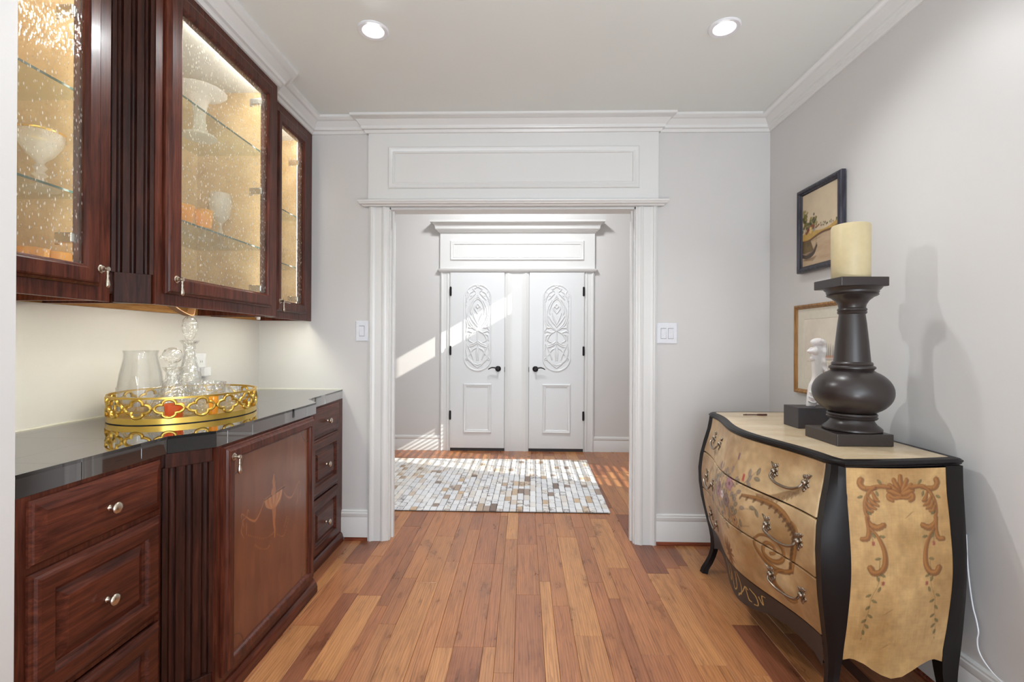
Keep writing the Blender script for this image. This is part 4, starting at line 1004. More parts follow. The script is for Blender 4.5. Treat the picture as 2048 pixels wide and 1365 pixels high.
# outlet with a plug-in, switches
def plate(name, label, y, z, w, h, face, cat, rockers, grp=None):
    """face: 'x' = on the left wall facing +X, 'y' = on the back wall facing the camera"""
    if face == 'y': F = lambda a,b,d: (a, YB-d, b)
    else: F = lambda a,b,d: (XL+d, a, b)
    t = thing(name, label, cat, F(y,z-h/2,0), grp)
    MB().rings(F, (y-w/2,y+w/2,z-h/2,z+h/2), [(0,0,0),(.0,0,.003),(.003,0,.006),(.006,0,.007)]).build('cover_plate', M_SWITCH, t)
    return t, F
t, F = plate('light_switch','white single rocker switch plate left of the opening', -1.046, 1.351, .083, .132, 'y', 'switch', 1)
def rocker(t, F, y, z):
    MB().rings(F, (y-.017,y+.017,z-.034,z+.034), [(0,0,.0072),(0,0,.0076)]).build('rocker_gap', M_SLOT, t)
    MB().add([F(y-.0158,z-.032,.0076),F(y+.0158,z-.032,.0076),F(y+.0158,z+.032,.0076),F(y-.0158,z+.032,.0076),F(y-.0158,z-.032,.0085),F(y+.0158,z-.032,.0085),F(y+.0158,z,.0095),F(y-.0158,z,.0095),F(y+.0158,z+.031,.012),F(y-.0158,z+.031,.012)],
             [(4,5,6,7),(7,6,8,9),(0,1,5,4),(9,8,2,3),(0,4,7,9,3),(1,2,8,6,5)]).build('rocker', M_SWITCH, t)
rocker(t, F, -1.046, 1.351)
t, F = plate('light_switch','white double rocker switch plate right of the opening', .911, 1.3435, .131, .132, 'y', 'switch', 2)
rocker(t, F, .888, 1.343); rocker(t, F, .934, 1.343)
t, F = plate('wall_outlet','white wall outlet with a plug-in block behind the tall decanter', 2.488, 1.152, .086, .136, 'x', 'outlet', 0)
for dz in (.020, -.020):
    MB().rings(F, (2.488-.017,2.488+.017,1.152+dz-.014,1.152+dz+.014), [(0,0,.0072),(.002,0,.0085)]).build('socket', M_SWITCH, t)
    MB().box(*sorted((F(2.481,0,.0088)[0],F(2.481,0,.0092)[0])), 2.480,2.4825,1.152+dz-.005,1.152+dz+.006).box(*sorted((F(0,0,.0088)[0],F(0,0,.0092)[0])), 2.4935,2.496,1.152+dz-.005,1.152+dz+.006).build('slots', M_SLOT, t)
tag(MB().box(XL+.0094, XL+.034, 2.478, 2.530, 1.095, 1.143).build('plug_in', M_PLASTIC, bevel=.004), 'white plug-in block in the lower socket of the outlet', 'plug')
# ---------------------------------------------------------------- painted bombe chest
YC, HW = 2.23, .555
def table(pts):
    P = catmull(sorted(pts), 12); return lambda z: np.interp(z, P[:,0], P[:,1])
bfz = table([(-.05,.060),(0,.046),(.04,.022),(.10,.004),(.17,.002),(.25,.014),(.36,.038),(.48,.053),(.56,.056),(.66,.046),(.76,.022),(.82,.008),(.90,0)])
bsz = table([(-.05,.012),(0,.002),(.10,-.016),(.20,-.010),(.32,.010),(.45,.027),(.55,.030),(.68,.018),(.78,.006),(.90,0)])
def front_x(y): t = np.clip((y-1.725)/1.01, 0, 1); return 1.085-.082*.5*(1-np.cos(2*PI*t))
def fpos(y, z, out=0.0):
    """point on the bulging front; y is the flat coordinate"""
    yy = YC+(y-YC)*(1+bsz(z)/HW); return np.stack(np.broadcast_arrays(front_x(y)-bfz(z)-out, yy, z+0*y), -1)
def spos(u, z, out=0.0):
    x = 1.108+(1.462-1.108)*u; y = 1.662+.020*u-bsz(z)-.012*np.sin(PI*u)-out
    return np.stack(np.broadcast_arrays(x+0*z, y+0*z, z+0*u), -1)
def mir(p): q = np.array(p, float); q[...,1] = 2*YC-q[...,1]; return q
ch = thing('chest_of_drawers', 'painted bombe chest with three bowed tan drawers and black legs by the right wall', 'chest', (1.30,YC,0))
# legs
def front_leg(far):
    zs = [-.0398,-.012,.025,.06,.10,.13,.17,.22,.30,.40,.48,.56,.64,.72,.79,.84,.862]; rings = []
    for z in zs:
        w = np.interp(z, [0,.06,.13,.20,.86], [.72,.70,.82,1,1])
        b, s = float(bfz(z)), float(bsz(z)); yA = YC+(1.727-YC)*(1+s/HW)
        A = np.array([1.085-b, yA]); B = np.array([1.078-b, 1.688-s]); C2 = np.array([1.088-b*.45, 1.668-s]); D = np.array([1.109, 1.6625-s])
        E = np.array([1.120, 1.735]); ring = np.array([A,B,C2,D,E]); c = ring[1]*.5+ring[2]*.5
        if z < .2: D2 = np.array([1.109-b*.7, 1.6625-s]); ring[3] = D*(1-min(1,(.2-z)/.2))+D2*min(1,(.2-z)/.2); ring[4][0] -= b*min(1,(.2-z)/.2); 
        ring = c+(ring-c)*w
        r3 = [(p[0], p[1] if not far else 2*YC-p[1], z) for p in ring]
        rings.append(r3)
    return MB().loft(rings)
def back_leg(far):
    zs = [-.0398,-.012,.025,.06,.10,.13,.17,.22,.30,.40,.48,.56,.64,.72,.79,.84,.862]; rings = []
    for z in zs:
        s = float(bsz(z)); w = np.interp(z,[0,.06,.14,.22,.86],[.55,.65,.85,1,1])
        ring = np.array([(1.460,1.680-s),(1.500,1.684-s),(1.527,1.690-s*.6),(1.527,1.745),(1.460,1.745)]); c = np.array([1.515,1.70-s])
        ring = c+(ring-c)*w; rings.append([(p[0], p[1] if not far else 2*YC-p[1], z) for p in ring])
    return MB().loft(rings)
for far in (False, True):
    front_leg(far).build('leg', M_BLACKWOOD, ch, smooth='auto'); back_leg(far).build('leg', M_BLACKWOOD, ch, smooth='auto')
# carcass behind the fronts
rings = []
for z in (.20,.30,.42,.56,.70,.858):
    b, s = float(bfz(z)), float(bsz(z)); pts = []
    for y in np.linspace(1.735, 2.725, 15):
        pts.append((float(front_x(y))-b+.012, y, z))
    pts += [(1.52, 2*YC-1.70, z), (1.52, 1.70, z)]; rings.append(pts)
MB().loft(rings).build('carcass', M_BLACKWOOD, ch)
# front paint
CF = [('fr',[(2.021,.648),(1.953,.66),(1.889,.688),(1.838,.721),(1.806,.757)],.012),('c',[(2.105,.62),(2.021,.634),(1.934,.638),(1.88,.623),(1.846,.602),(1.822,.578),(1.808,.555)],.012),('c',[(1.834,.605),(1.814,.59),(1.808,.561),(1.819,.521),(1.829,.48),(1.836,.445),(1.84,.418)],.012),
 ('c',[(2.03,.465),(2.033,.439),(2.013,.415),(1.985,.398),(1.95,.387),(1.915,.385),(1.873,.398),(1.842,.418)],.01),('c',[(2.03,.465),(1.997,.493),(1.956,.505),(1.911,.504),(1.883,.486),(1.877,.461),(1.891,.434),(1.924,.413),(1.959,.41),(1.985,.425),(1.98,.456),(1.958,.476),(1.928,.474),(1.924,.452),(1.946,.437)],.008),
 ('c',[(1.832,.303),(1.856,.286),(1.884,.284),(1.91,.298),(1.936,.315),(1.943,.343),(1.922,.376),(1.888,.397)],.008),('br',[(1.968,.311),(1.941,.313),(1.914,.3)],.004),('br',[(1.802,.559),(1.787,.55),(1.776,.557)],.004),
 ('fr',[(2.527,.777),(2.554,.742),(2.54,.687),(2.512,.642)],.009),('fr',[(2.596,.555),(2.574,.596),(2.525,.627),(2.485,.62)],.009),('fr',[(2.602,.511),(2.609,.449),(2.577,.407),(2.523,.385)],.009),('fr',[(2.51,.487),(2.496,.452),(2.51,.407)],.007)]
CL = [(2.209,.704,80),(2.162,.672,60),(2.323,.649,90),(2.371,.605,120),(2.284,.607,60),(2.105,.564,20),(2.149,.531,60),(2.041,.586,10),(2.079,.699,60),(2.037,.74,70),(2.037,.708,0),(2.078,.675,150),(2.084,.722,90),(2.378,.573,120),(2.406,.514,110),(2.335,.465,100),(2.282,.466,110),(2.172,.534,60),(2.258,.668,120),(2.407,.651,90),(2.421,.597,90),(2.283,.519,110),(2.202,.501,80),(2.133,.625,30),(2.161,.583,40),(2.322,.511,120),(2.257,.51,120),(2.185,.598,50),(2.115,.494,100),(2.126,.462,110),(2.207,.465,160),(2.232,.438,150),(2.15,.664,60),(2.363,.534,100),(2.413,.568,100),(2.258,.586,70),(2.149,.564,40),(2.015,.574,120),(2.378,.622,60),(2.356,.47,90),(2.435,.53,100)]
CW = [(2.215,.637,.03,'p'),(2.336,.564,.028,'p'),(2.233,.556,.03,'d'),(2.323,.595,.02,'m'),(2.487,.475,.022,'m'),(2.16,.491,.022,'o'),(2.283,.566,.02,'l')]
CB = [(2.117,.693,'r'),(2.184,.77,'m'),(2.324,.734,'o'),(2.344,.692,'m')]
CS = [[(2.295,.42),(2.27,.488),(2.22,.563),(2.215,.634)],[(2.215,.634),(2.203,.706),(2.186,.764)],[(2.116,.658),(2.084,.695),(2.037,.75)],[(2.295,.414),(2.22,.489),(2.105,.558),(2.036,.582)],[(2.295,.42),(2.322,.493),(2.336,.561),(2.337,.682)],[(2.269,.43),(2.195,.466),(2.16,.491),(2.115,.483),(2.061,.501)]]
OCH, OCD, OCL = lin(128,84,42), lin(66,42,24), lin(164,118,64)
LEAF, MAU, PIN = lin(84,80,66), lin(124,88,92), lin(160,118,124)
fc = Canvas(1.715, 2.745, .20, .865, 430, 300, lin(206,176,126))
def aged(cv, dark, lite, cy, cx):
    n1 = fnoise(cv.ny, cv.nx, cy, cx, 4); n2 = fnoise(cv.ny, cv.nx, cy*7, cx*7, 3)
    k = np.clip((n1-.30)/.42, 0, 1)[...,None]; cv.c[:] = np.array(dark)*(1-k)+np.array(lite)*k; cv.c *= (.84+.32*n2)[...,None]
aged(fc, lin(156,120,78), lin(200,172,130), 4, 6)
Xg, Zg = np.meshgrid(fc.X, fc.Y)
fr_ = lambda y: y
for kind, P, w in CF:
    a = .55 if kind == 'fr' and P[0][0] > 2.4 else .85
    if kind == 'fr':
        fc.stroke(P, w, lin(140,108,72), a, taper=(.5,1.2,.6)); Q = catmull(P, 5)
        for x,y in Q[::2]: fc.leaf(x, y-.012, 1.9, .034, .012, lin(120,90,60), a*.8, lin(190,160,120))
    else:
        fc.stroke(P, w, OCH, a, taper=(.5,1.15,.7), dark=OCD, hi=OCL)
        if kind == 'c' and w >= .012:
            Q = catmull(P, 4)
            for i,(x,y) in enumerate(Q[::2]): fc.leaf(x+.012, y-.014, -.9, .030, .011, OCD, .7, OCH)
for P in CS: fc.stroke(P, .0022, lin(96,84,66), .7)
for y,z,a in CL: fc.leaf(y, z, PI-math.radians(a), .036, .019, LEAF if (y*77) % 2 > .6 else lin(112,98,96), .72, lin(150,142,124))
FLC = {'p':(PIN, lin(128,84,92), lin(96,60,50)), 'm':(MAU, lin(112,82,84), lin(96,66,56)), 'd':(lin(120,94,84), lin(82,66,60), lin(70,48,36)), 'o':(lin(168,128,86), lin(104,76,50), lin(84,54,32)), 'l':(lin(214,196,196), lin(150,120,122), lin(110,80,70))}
RL = random.Random(12)
for i in range(70):
    a = RL.random()*2*PI; q = RL.random()**.6; y, z = 2.285+.15*q*math.cos(a), .575+.13*q*math.sin(a)
    fc.leaf(y, z, RL.random()*PI, .030, .015, [LEAF, MAU, lin(98,84,78), lin(120,102,84)][i % 4], .6, lin(148,134,118))
for y,z,r,k in CW: fc.flower(y, z, r, *FLC[k])
for y,z,k in CB:
    c = {'r':lin(166,70,60),'m':MAU,'o':lin(178,130,84)}[k]
    for d in (-.35,0,.35): fc.leaf(y, z, PI/2+d, .036, .012, c, .8)
for i in range(14):
    a = 2*PI*i/14; ln = .028+.012*(i % 3); ex, ez = .055*math.cos(a), .075*math.sin(a)
    fc.stroke([(2.272+ex*.25,.300+ez*.25),(2.272+ex*.7+.006*math.sin(a*2),.300+ez*.7),(2.272+ex,.300+ez)], .0052, OCH, .85, taper=(1.2,1.1,.3), dark=OCD)
fc.blob(2.272,.300,.014,OCD,.7)
aged2 = fnoise(fc.ny, fc.nx, 5, 7, 4); fc.c *= (.86+.28*aged2)[...,None]
Zs = [(.665,.858,'.'),(.458,.659,'.'),(.238,.452,'.')]
def pull(y, z, par):
    mb = MB(); R = random.Random(int(y*100+z*1000)); hwid = .078
    def q(dy, dz, out): p = fpos(np.array(y+dy), np.array(z+dz), out); return tuple(float(v) for v in p)
    for sg in (1,-1):
        for i in range(9):
            a = 2*PI*i/9; r = .013+.006*(i % 2); mb.ball(q(sg*hwid+r*math.cos(a)*.8, r*1.5*math.sin(a), .004), .0075, 8, 6, (.7,1,1.2))
        mb.ball(q(sg*hwid, 0, .010), .011, 10, 8)
        for k in range(3): mb.tube([q(sg*(hwid+.004*k), .014, .005), q(sg*(hwid+.010+.006*k), .024+.004*k, .007), q(sg*(hwid+.016+.004*k), .030, .004)], [.0035,.003,.001], 6)
    P = catmull([q(-hwid,-.004,.016), q(-hwid*.92,-.020,.024), q(-hwid*.5,-.034,.026), q(0,-.038,.026), q(hwid*.5,-.034,.026), q(hwid*.92,-.020,.024), q(hwid,-.004,.016)], 5)
    N = len(P); mb.tube(P, [.0042+.0016*math.sin(PI*i/(N-1)) for i in range(N)], 8)
    return mb.build('bail_pull', M_PEWTER, par, smooth='auto', label='cast leafy bail pull of antique pewter')
PAIRZ = [.765,.553,.348]
for (z0, z1, _), pz in zip(Zs, PAIRZ):
    j0, j1 = np.searchsorted(fc.Y, [z0, z1]); ys_ = np.linspace(1.729, 2.731, 428); zs_ = fc.Y[j0:j1]
    zs_ = np.concatenate([[zs_[0]], zs_, [zs_[-1]]]); Yg, Zq = np.meshgrid(np.concatenate([[ys_[0]], ys_, [ys_[-1]]]), zs_)
    out = np.full(Yg.shape, .004); out[0,:] = out[-1,:] = -.010; out[:,0] = out[:,-1] = -.010
    P = fpos(Yg, Zq, out); cc = fc.c[j0:j1]; cc = np.concatenate([cc[:1], cc, cc[-1:]], 0); cc = cc[:, :430]
    d = grid_obj('drawer', P, M_CHESTPAINT, ch, cc)
    pull(1.885, pz, d); pull(2.545, pz, d)
# apron with gold scrolls
ac = Canvas(1.727, 2.733, 0, 1, 520, 66, lin(44,36,34))
def aprbot(y): t = np.abs(y-YC)/.503; return np.interp(t, [0,.12,.25,.45,.62,.78,.9,1.0], [.100,.104,.118,.150,.158,.150,.140,.118])
for P in [[(2.42,.5),(2.40,.8),(2.375,.5),(2.36,.3)],[(2.37,.75),(2.345,.35),(2.32,.3),(2.315,.6)],[(2.33,.85),(2.30,.45),(2.27,.2),(2.245,.35),(2.255,.6)],[(2.255,.85),(2.25,.5)],[(2.235,.9),(2.205,.6),(2.20,.3),(2.225,.2)],[(2.225,.15),(2.19,.4),(2.165,.65),(2.145,.6)],[(2.165,.65),(2.14,.3),(2.12,.25)],[(2.13,.7),(2.09,.55),(2.075,.25),(2.10,.2)],[(2.07,.6),(2.045,.35),(2.05,.7),(2.03,.75)]]:
    X_ = np.array(P); c0 = Canvas
    for x,y in catmull(P, 30):
        i = np.searchsorted(ac.X, x); j = int(np.clip(y,0,1)*65)
        ac.c[max(0,j-1):j+1, max(0,i-1):i+2] = lin(176,142,84)
Yg, Tg = np.meshgrid(ac.X, np.linspace(0,1,66)); Zq = aprbot(Yg)+(.234-aprbot(Yg))*Tg
grid_obj('apron', fpos(Yg, Zq, .001), M_CHESTPAINT, ch, ac.c, label='black scalloped apron with gold scrollwork')
Yb = np.linspace(1.74,2.72,40); zb = aprbot(Yb); f0 = fpos(Yb, zb, .001); f1 = f0.copy(); f1[:,0] += .016
grid_obj('apron_underside', np.stack([f0,f1]), M_BLACKWOOD, ch)
# side panels
sc_ = Canvas(0, 1, .10, .862, 200, 330, lin(196,160,104))
def bot(u): return np.interp(u, [0,.06,.10,.20,.28,.37,.47,.58,.68,.77,.86,.91,.95,1], [.190,.196,.194,.178,.158,.139,.126,.132,.152,.172,.187,.189,.184,.177])
aged(sc_, lin(164,126,78), lin(194,158,106), 5, 3)
wv = vnoise(330,200,300,14); wh = vnoise(330,200,14,180); sc_.c *= (.90+.10*wv+.10*wh)[...,None]
def sp_(x, y):   # crop-traced motif coordinates -> panel u, z
    return ((x-150)/572.0, .858-(y-138)*.000612)
def SP(l): return [sp_(x,y) for x,y in l]
US = 572.0
class Warp: pass
def sstroke(l, wpx, **k):
    # anisotropic sheet: work in a square canvas measured in crop pixels
    big.stroke([(x,-y) for x,y in l], wpx, *k.pop('args'), **k)
big = Canvas(150, 722, -(138+(.862-.10)/.000612), -138+.004/.000612, 200, 330, (0,0,0)); big.c[:] = sc_.c
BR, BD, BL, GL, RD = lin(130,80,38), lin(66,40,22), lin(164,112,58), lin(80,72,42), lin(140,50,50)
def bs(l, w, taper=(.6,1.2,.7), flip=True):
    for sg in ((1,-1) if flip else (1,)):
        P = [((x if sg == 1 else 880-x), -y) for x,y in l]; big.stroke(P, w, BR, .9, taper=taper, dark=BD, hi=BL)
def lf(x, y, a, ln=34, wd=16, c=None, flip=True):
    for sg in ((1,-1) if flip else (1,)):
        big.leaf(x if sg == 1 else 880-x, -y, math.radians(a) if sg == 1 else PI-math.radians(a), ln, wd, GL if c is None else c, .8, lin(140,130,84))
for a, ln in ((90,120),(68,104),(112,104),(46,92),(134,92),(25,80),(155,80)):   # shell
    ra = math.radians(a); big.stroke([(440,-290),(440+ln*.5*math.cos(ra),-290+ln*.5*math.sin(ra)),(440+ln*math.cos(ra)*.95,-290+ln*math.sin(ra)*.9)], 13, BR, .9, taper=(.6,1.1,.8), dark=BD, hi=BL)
bs([(440,300),(400,300),(375,285),(372,305),(392,318)], 11); bs([(380,245),(330,238),(280,250),(240,250),(220,225),(225,205)], 13, (.7,1,1.2))
bs([(300,245),(265,275),(245,320),(240,370),(250,410)], 11, (.6,1,.8))
for l in ([(262,300),(285,330),(312,345)],[(252,325),(270,350),(298,362)],[(246,350),(260,375),(280,375)],[(285,275),(300,310),(316,320)]): bs(l, 10, (.7,1.2,.5))
bs([(242,410),(260,445),(295,462),(330,448)], 13, (.6,1.2,1)); bs([(242,420),(250,480),(240,520),(212,525)], 11, (.6,1.1,1))
bs([(262,470),(300,520),(325,590),(325,660),(300,700),(265,705),(248,680)], 14, (.4,1,1.1))
for sg in (1,-1):
    for l in ([(300,720),(290,780),(262,850),(255,920),(240,1000),(232,1080)],[(250,250),(255,300),(250,380)],[(300,640),(296,690)],[(262,480),(270,540)]):
        big.stroke([((x if sg == 1 else 880-x), -y) for x,y in l], 2.0, lin(92,78,44), .8)
for q in ((325,215,135),(310,280,110),(218,300,20),(258,385,150),(320,510,170),(275,505,120),(290,630,10),(315,720,150),(290,740,110),(300,800,70),(245,838,30),(278,870,150),(248,910,50),(265,960,140),(235,990,45),(252,1022,130),(238,1060,100)): lf(*q)
for x,y in ((270,548),(318,765)):
    for d in (50,90,130): lf(x, y, d, 26, 11, RD)
lf(232, 1100, 80, 20, 5)
for x,y in ((470,400),(360,1150),(350,940)):
    for i in range(5): big.stroke([(x-20+i*5,-(y+14-i*3)),(x+18+i*4,-(y-16-i*2))], 1.4, lin(130,92,52), .45, n=6)
big.c *= (.90+.2*fnoise(330,200,7,4,3))[...,None]
U = np.linspace(0,1,200); 
def side(far):
    T = np.linspace(0,1,330)[:,None]; zb_ = bot(U)[None,:]; Z = zb_+(.858-zb_)*T
    P = spos(np.broadcast_to(U[None,:], Z.shape), Z)
    j = np.clip(((Z-.10)/(.862-.10)*329).astype(int), 0, 329); col = np.take_along_axis(big.c, np.broadcast_to(j[...,None], j.shape+(3,)), 0)
    if far: P = mir(P)
    grid_obj('side_panel', P, M_CHESTPAINT, ch, col, label='tan side panel painted with scrolls and hanging vines')
    b0 = spos(U, bot(U)); b1 = b0.copy(); b1[:,1] += .018
    if far: b0, b1 = mir(b0), mir(b1)
    grid_obj('side_panel_edge', np.stack([b0,b1]), M_BLACKWOOD, ch)
side(False); side(True)
# top
N1 = 41; topo = [(1.076,1.6885),(1.0985,1.650)]
for u in np.linspace(.08,1,12): topo.append((1.0985+(1.530-1.0985)*u, 1.650+.052*u-.012*math.sin(PI*u)))
topo += [(1.553,1.716),(1.553,2.770)]
for u in np.linspace(1,.08,12): topo.append((1.0985+(1.530-1.0985)*u, 2.815+.020*u+.012*math.sin(PI*u)))
topo += [(1.0985,2.812),(1.072,2.776)]
for y in np.linspace(2.740,1.722,41): topo.append((float(front_x(y))-.016, float(y)))
def offs(poly, d):
    P = [Vector(p) for p in poly]; n = len(P); out = []
    for i in range(n):
        a = (P[i]-P[i-1]).normalized(); b = (P[(i+1) % n]-P[i]).normalized()
        na, nb = Vector((a.y,-a.x)), Vector((b.y,-b.x)); m = na+nb; m = m/max(.5, m.dot(na)); q = P[i]+m*d; out.append((q.x,q.y))
    return out
MB().loft([[(x,y,z) for x,y in offs(topo, d)] for z,d in ((.8590,-.018),(.8592,-.007),(.862,-.003),(.8655,-.003),(.867,-.001),(.871,.001),(.875,.0),(.8765,-.004),(.879,-.005),(.8812,-.008),(.8818,-.012))]).build('top', M_BLACKWOOD, ch, smooth='auto', label='black moulded chest top')
MB().loft([[(x,y,z) for x,y in offs(topo, -.036)] for z in (.8815,.8825)]).build('top_inset', M_VENEER, ch, label='tan crackled inset of the chest top')
TOPZ = .8826
# ---------------------------------------------------------------- on the chest
cx, cy = 1.352, 1.992
cs = thing('candle_holder', 'tall dark turned wood candle holder with square plates on the painted chest', 'candle holder', (cx,cy,TOPZ))
MB().box(1.225,1.443,1.886,2.099,TOPZ+.0002,TOPZ+.048).build('base_plate', M_STAND, cs, bevel=.003)
prof = [(.098,.9306),(.104,.934),(.104,.940),(.098,.946),(.086,.956),(.078,.968),(.076,.976),(.085,.979),(.089,.985),(.084,.990),(.088,.995),(.086,1.001),(.080,1.004)]
for a in np.linspace(-62,58,18): prof.append((.1415*math.cos(math.radians(a))**.85, 1.088+.096*math.sin(math.radians(a))))
prof += [(.074,1.176),(.076,1.180),(.081,1.184),(.081,1.190),(.076,1.194),(.071,1.197),(.073,1.202),(.070,1.208),(.0645,1.211),(.058,1.290),(.050,1.370),(.0455,1.405),(.050,1.408),(.052,1.414),(.049,1.418),(.052,1.422),(.051,1.428),(.047,1.432),(.049,1.444),(.058,1.460),(.074,1.474),(.086,1.479),(.091,1.484),(.087,1.488),(.091,1.493),(.091,1.500),(.096,1.504),(.103,1.513)]
MB().lathe(prof, cx, cy, 56).build('turned_column', M_STAND, cs, smooth='auto')
MB().box(1.252,1.4385,1.905,2.085,1.5132,1.550).build('top_plate', M_STAND, cs, bevel=.003)
cd = MB(); pr = [(.002,1.5503),(.066,1.5503),(.068,1.553),(.0685,1.65),(.069,1.765),(.066,1.772),(.058,1.7745),(.050,1.772),(.040,1.766),(.002,1.764)]
cd.lathe(pr, cx-.006, cy, 44)
candle_o = o = cd.build('candle', M_WAX, smooth='auto', loc=(cx-.006,cy,1.5503)); tag(o, 'thick ivory pillar candle on the dark candle holder', 'candle')
# plinth and alabaster figure
plinth_o = tag(MB().box(1.293,1.50,2.270,2.395,TOPZ+.0002,TOPZ+.098).build('plinth', M_BLOCK, bevel=.002), 'matt black block plinth under the white figure on the chest', 'plinth')
def figure():
    zb = TOPZ+.0985; k = .333/875.0
    W = lambda x, y: (1.416+(x-228)*.000377, zb+(1022-y)*k*.99)
    rows = [(1022,95,205),(1000,97,212),(950,102,232),(900,106,243),(850,112,238),(800,118,236),(740,132,252),(690,158,272),(650,168,285),(600,170,296),(550,168,300),(500,166,296),(460,162,296),(420,160,300),(390,160,304),(360,164,308),(330,170,308),(300,176,304),(270,184,296),(245,196,280),(225,206,266)]
    rings = []
    for y, a, b in rows:
        (x0,z),(x1,_) = W(a,y), W(b,y); c, r = (x0+x1)/2, (x1-x0)/2; d = r*(.80 if y > 700 else .72)
        rings.append([(c+r*math.cos(2*PI*i/24), 2.33+d*math.sin(2*PI*i/24)*(1+.12*math.cos(4*PI*i/24)), z) for i in range(24)])
    mb = MB().loft(rings)
    for yy, px, tip in ((2.316,186,108),(2.344,192,120)):          # breasts
        P = [W(px+14,312), W(px-18,314), W((px+tip)/2,318), W(tip+10,318), W(tip,317)]
        mb.tube([(x, yy, z) for x,z in P], [.019,.018,.0125,.0065,.003], 14)
    bx, bz = W(232,200); mb.ball((bx,2.33,bz), .025, 20, 14, (1.2,.85,.82)); bx, bz = W(186,200); mb.ball((bx,2.33,bz), .015, 14, 10, (1.1,.95,.9))
    bx, bz = W(150,408); mb.ball((bx+.004,2.325,bz), .012, 12, 8)
    for i in range(9):       # falling hair
        t = i/8; P = [W(232+30*t,168+14*t), W(285+38*t,200+30*t), W(296+48*t,300), W(285+40*t,410), W(300+46*t,500), W(322+48*t,590-30*t)]
        mb.tube([(x, 2.314+.032*t+.003*math.sin(5*t+j), z) for j,(x,z) in enumerate(map(tuple, catmull(P, 5)))], .0092, 8)
    for y, a, b, s in ((960,100,232,1),(905,104,243,1),(850,112,240,.8),(800,150,238,.7)):   # drapery folds
        (x0,z0),(x1,z1) = W(a,y-16), W(b,y-30); zm = W(0,y+8)[1]
        mb.tube(catmull([(x0,2.318,z0),((x0+x1)/2-.006,2.303,zm),(x1-.004,2.312,z1)], 6), .0045*s, 8)
    o = mb.build('figurine', M_STONE, loc=(1.40,2.33,zb), smooth=True)
    m = o.modifiers.new('remesh', 'REMESH'); m.mode = 'VOXEL'; m.voxel_size = .0026; m.use_smooth_shade = True
    s = o.modifiers.new('smooth', 'SMOOTH'); s.iterations = 3; s.factor = .5
    return tag(o, 'white carved stone figure of a long-haired woman on the black plinth', 'figurine')
fig_o = figure()
# white sensor box
def sensor():
    t = thing('router', 'low white domed plastic box on the back corner of the chest', 'device', (1.462,2.18,TOPZ))
    rings = []
    for z, s in ((0,.96),(.004,1),(.026,1),(.028,.985),(.044,.93),(.056,.80),(.064,.58),(.068,.25)):
        rings.append([(1.462+.060*s*math.copysign(abs(math.cos(2*PI*i/40))**.5, math.cos(2*PI*i/40)), 2.18+.060*s*math.copysign(abs(math.sin(2*PI*i/40))**.5, math.sin(2*PI*i/40)), TOPZ+.0002+z) for i in range(40)])
    MB().loft(rings).build('shell', M_PLASTIC, t, smooth='auto')
    return t
router_o = sensor()
mb = MB().tube(catmull([(1.215,2.66,TOPZ+.004),(1.25,2.655,TOPZ+.005),(1.30,2.665,TOPZ+.004),(1.345,2.66,TOPZ+.005)], 5), [.003]*10+[.005]*6, 7)
mb.tube([(1.225,2.66,TOPZ+.004),(1.24,2.675,TOPZ+.004)], .003, 6)
twig_o = tag(mb.build('twig', m_plain('dark_red_brown_bark', L4(84,46,36), .7), smooth=True), 'thin dark red-brown twig lying at the far end of the chest top', 'twig')
# the chest and what stands on it: final size and place in the room
for o, loc in ((ch,(1.261,2.1631,.0386)),(cs,(1.3114,1.9322,.8947)),(candle_o,(1.3056,1.9322,1.5424)),(plinth_o,(1.3546,2.2625,.8949)),(fig_o,(1.358,2.2601,.9902)),(router_o,(1.436,2.132,.8947)),(twig_o,None)):
    o.scale = (.97,.97,.97)
    if loc is None: loc = (o.location.x*.97, o.location.y*.97, .8949)
    o.location = loc
# cord down the wall
P = catmull([(1.548,1.700,.62),(1.546,1.690,.50),(1.544,1.672,.395),(1.540,1.652,.345),(1.535,1.640,.315),(1.536,1.645,.285),(1.537,1.640,.250),(1.5375,1.615,.222),(1.538,1.570,.202),(1.5385,1.500,.1965),(1.5385,1.42,.1965),(1.5385,1.30,.1965)], 8)
tag(MB().tube(P, .0024, 8).build('power_cord', M_PLASTIC, smooth=True), 'thin white power cord trailing along the baseboard behind the chest', 'cord')

# ---------------------------------------------------------------- pictures on the right wall
def wallF(x): return lambda a,b,h: (x-h, a, b)
def picture(name, label, y0, y1, z0, z1, fr, m, dep, gap, rail, cv, canvas_m, mat=None):
    """a runs far (y1) to near (y0); the picture faces -X"""
    F = wallF(XR-gap)
    t = thing(name, label, 'picture', (XR-gap,(y0+y1)/2,z0), 'framed pictures on the right wall')
    MB().rings(F, (y0,y1,z0,z1), rail, cap=False).build('frame', m, t)
    MB().rings(F, (y0+.004,y1-.004,z0+.004,z1-.004), [(0,0,0),(0,0,.004)]).build('backing', M_SLOT, t)
    w = fr
    if mat:
        MB().rings(F, (y0+w-.002,y1-w+.002,z0+w-.002,z1-w+.002), [(0,0,.006),(mat,0,.006),(mat+.002,0,.0045)], cap=False).build('mat', M_MAT, t, fix=False)
        w = fr+mat
    A = np.linspace(y1-w, y0+w, cv.nx); B = np.linspace(z0+w, z1-w, cv.ny); Ag, Bg = np.meshgrid(A, B)
    grid_obj('painting', np.stack([np.full_like(Ag, XR-gap-.0052), Ag, Bg], -1), canvas_m, t, cv.c, smooth=False)
    return t
c1 = Canvas(0,1,0,1.22,150,180, lin(214,196,166)); n = fnoise(180,150,5,4,4); c1.c *= (.9+.2*n)[...,None]
Xc, Yc_ = np.meshgrid(c1.X, c1.Y)
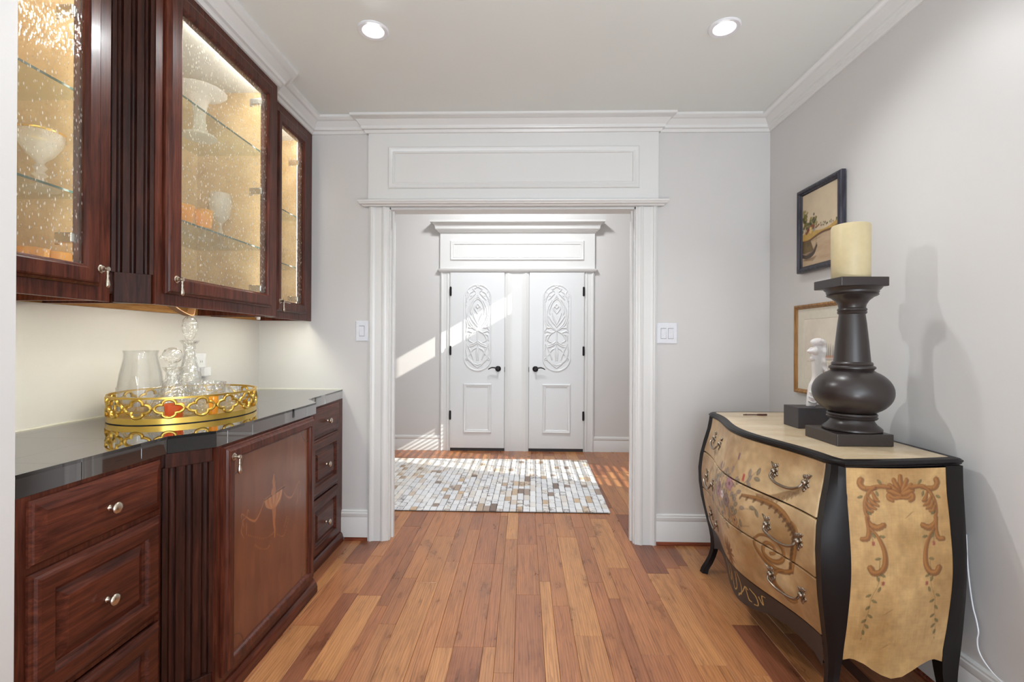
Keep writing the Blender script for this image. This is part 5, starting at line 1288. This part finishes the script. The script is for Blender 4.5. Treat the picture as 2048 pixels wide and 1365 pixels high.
def paintmask(cv, M, a, b, cy=9, cx=9):
    n = fnoise(cv.ny, cv.nx, cy, cx, 4)[...,None]; cv.c += (np.array(a)*(1-n)+np.array(b)*n-cv.c)*M[...,None]
sm = lambda v, w=.015: np.clip(v/w+.5, 0, 1)
hor = .545-.0*Xc+.03*np.sin(Xc*7)+.10*np.clip(Xc-.45,0,1)
paintmask(c1, sm(hor-Yc_), lin(176,138,66), lin(206,170,92))                       # fields
shore = .42+.07*Xc-.02*np.sin(Xc*9)+.09*np.clip(Xc-.5,0,1)
paintmask(c1, sm(shore-Yc_), lin(176,146,112), lin(206,184,154), 14, 3)            # river
paintmask(c1, sm(.018-np.abs(Yc_-shore-.004)), lin(84,58,34), lin(120,84,48))
paintmask(c1, sm(.30-Xc-.5*(Yc_-.30))*sm(Yc_-.22)*sm(shore-.0-Yc_), lin(80,66,40), lin(128,104,62))
R = random.Random(4)
for x,y,r,k in [(.06,.80,.11,30),(.12,.70,.12,30),(.30,.69,.10,26),(.38,.72,.08,18),(.25,.63,.06,12)]:
    for i in range(k): c1.blob(x+R.gauss(0,r*.45), y+R.gauss(0,r*.55), r*.24, [lin(74,78,34),lin(112,108,44),lin(150,134,58),lin(58,58,30)][R.randrange(4)], .8)
for i in range(22): c1.blob(.5+.5*R.random(), .575+.10*max(0,.5*R.random())+.02, .016, lin(92,92,52), .7)
for x in (.08,.13,.31): c1.stroke([(x,.56),(x+.01,.72)], .006, lin(66,46,28), .9)
pl = [(.16,.56,.20),(.30,.50,.12)]
c1.stroke([(.16,.60),(.30,.655),(.34,.60)], .022, lin(140,66,40), .95); c1.stroke([(.24,.565),(.24,.61)], .034, lin(218,186,122), .95); c1.stroke([(.34,.565),(.36,.59)], .022, lin(150,150,136), .9); c1.stroke([(.12,.56),(.18,.60)], .03, lin(112,52,34), .9); c1.stroke([(.40,.60),(.48,.63)], .016, lin(134,72,46), .9)
c1.stroke([(.00,.18),(.14,.15),(.32,.19),(.42,.30)], .036, lin(62,50,42), .95, taper=(.9,1.1,.5)); c1.stroke([(.02,.225),(.18,.20),(.32,.24),(.42,.335)], .010, lin(112,94,76), .95)
for i in range(8): c1.stroke([(.02+.04*i,.11-.006*i),(.12+.04*i,.10+.004*i)], .012, lin(112,86,62), .55)
c1.stroke([(.40,.30),(.40,.46)], .004, lin(60,44,34), .9); c1.stroke([(.28,.40),(.52,.42)], .004, lin(84,62,42), .7)
picture('framed_painting', 'small oil landscape of a boat by a river in a dark slate frame', 2.330, 2.700, 1.672, 2.130, .034, M_NAVYFRAME, .03, .012,
        [(0,0,-.006),(0,0,.014),(.003,0,.020),(.012,0,.024),(.020,0,.022),(.024,0,.015),(.030,0,.012),(.034,0,.006)], c1, M_PAINTING)
c2 = Canvas(0,1,0,1,130,150, lin(226,216,200)); n = fnoise(150,130,4,4,4); c2.c *= (.86+.26*n)[...,None]
X2, Y2 = np.meshgrid(c2.X, c2.Y)
paintmask(c2, sm(.10-np.abs(Y2-.55-.1*np.sin(X2*6)),.08)*.4, lin(204,186,170), lin(226,214,204))
for x in (.52,.56,.60,.64,.69,.74,.80,.86,.92): c2.stroke([(x,.40),(x+.002,.55+.06*R.random())], .016, lin(122,124,118), .75, taper=(1.4,1,.3))
c2.stroke([(.50,.385),(.95,.40)], .022, lin(196,140,110), .75); c2.stroke([(.45,.345),(.97,.35)], .020, lin(160,150,140), .6); c2.stroke([(.1,.30),(.95,.29)], .012, lin(178,168,156), .6)
for i in range(14): x = .5+.45*R.random(); c2.stroke([(x,.28),(x,.15+.08*R.random())], .010, lin(190,176,150), .5)
for i in range(16): c2.blob(.55+.35*R.random(), .08+.10*R.random(), .035, lin(186,164,120), .5)
picture('framed_watercolour', 'pale watercolour landscape with wide cream mat in a narrow gilt frame', 2.275, 2.742, 1.008, 1.497, .024, M_GILT, .02, .004,
        [(0,0,-.003),(0,0,.012),(.002,0,.018),(.010,0,.020),(.016,0,.015),(.020,0,.013),(.024,0,.006)], c2, M_WATERCOLOUR, mat=.058)
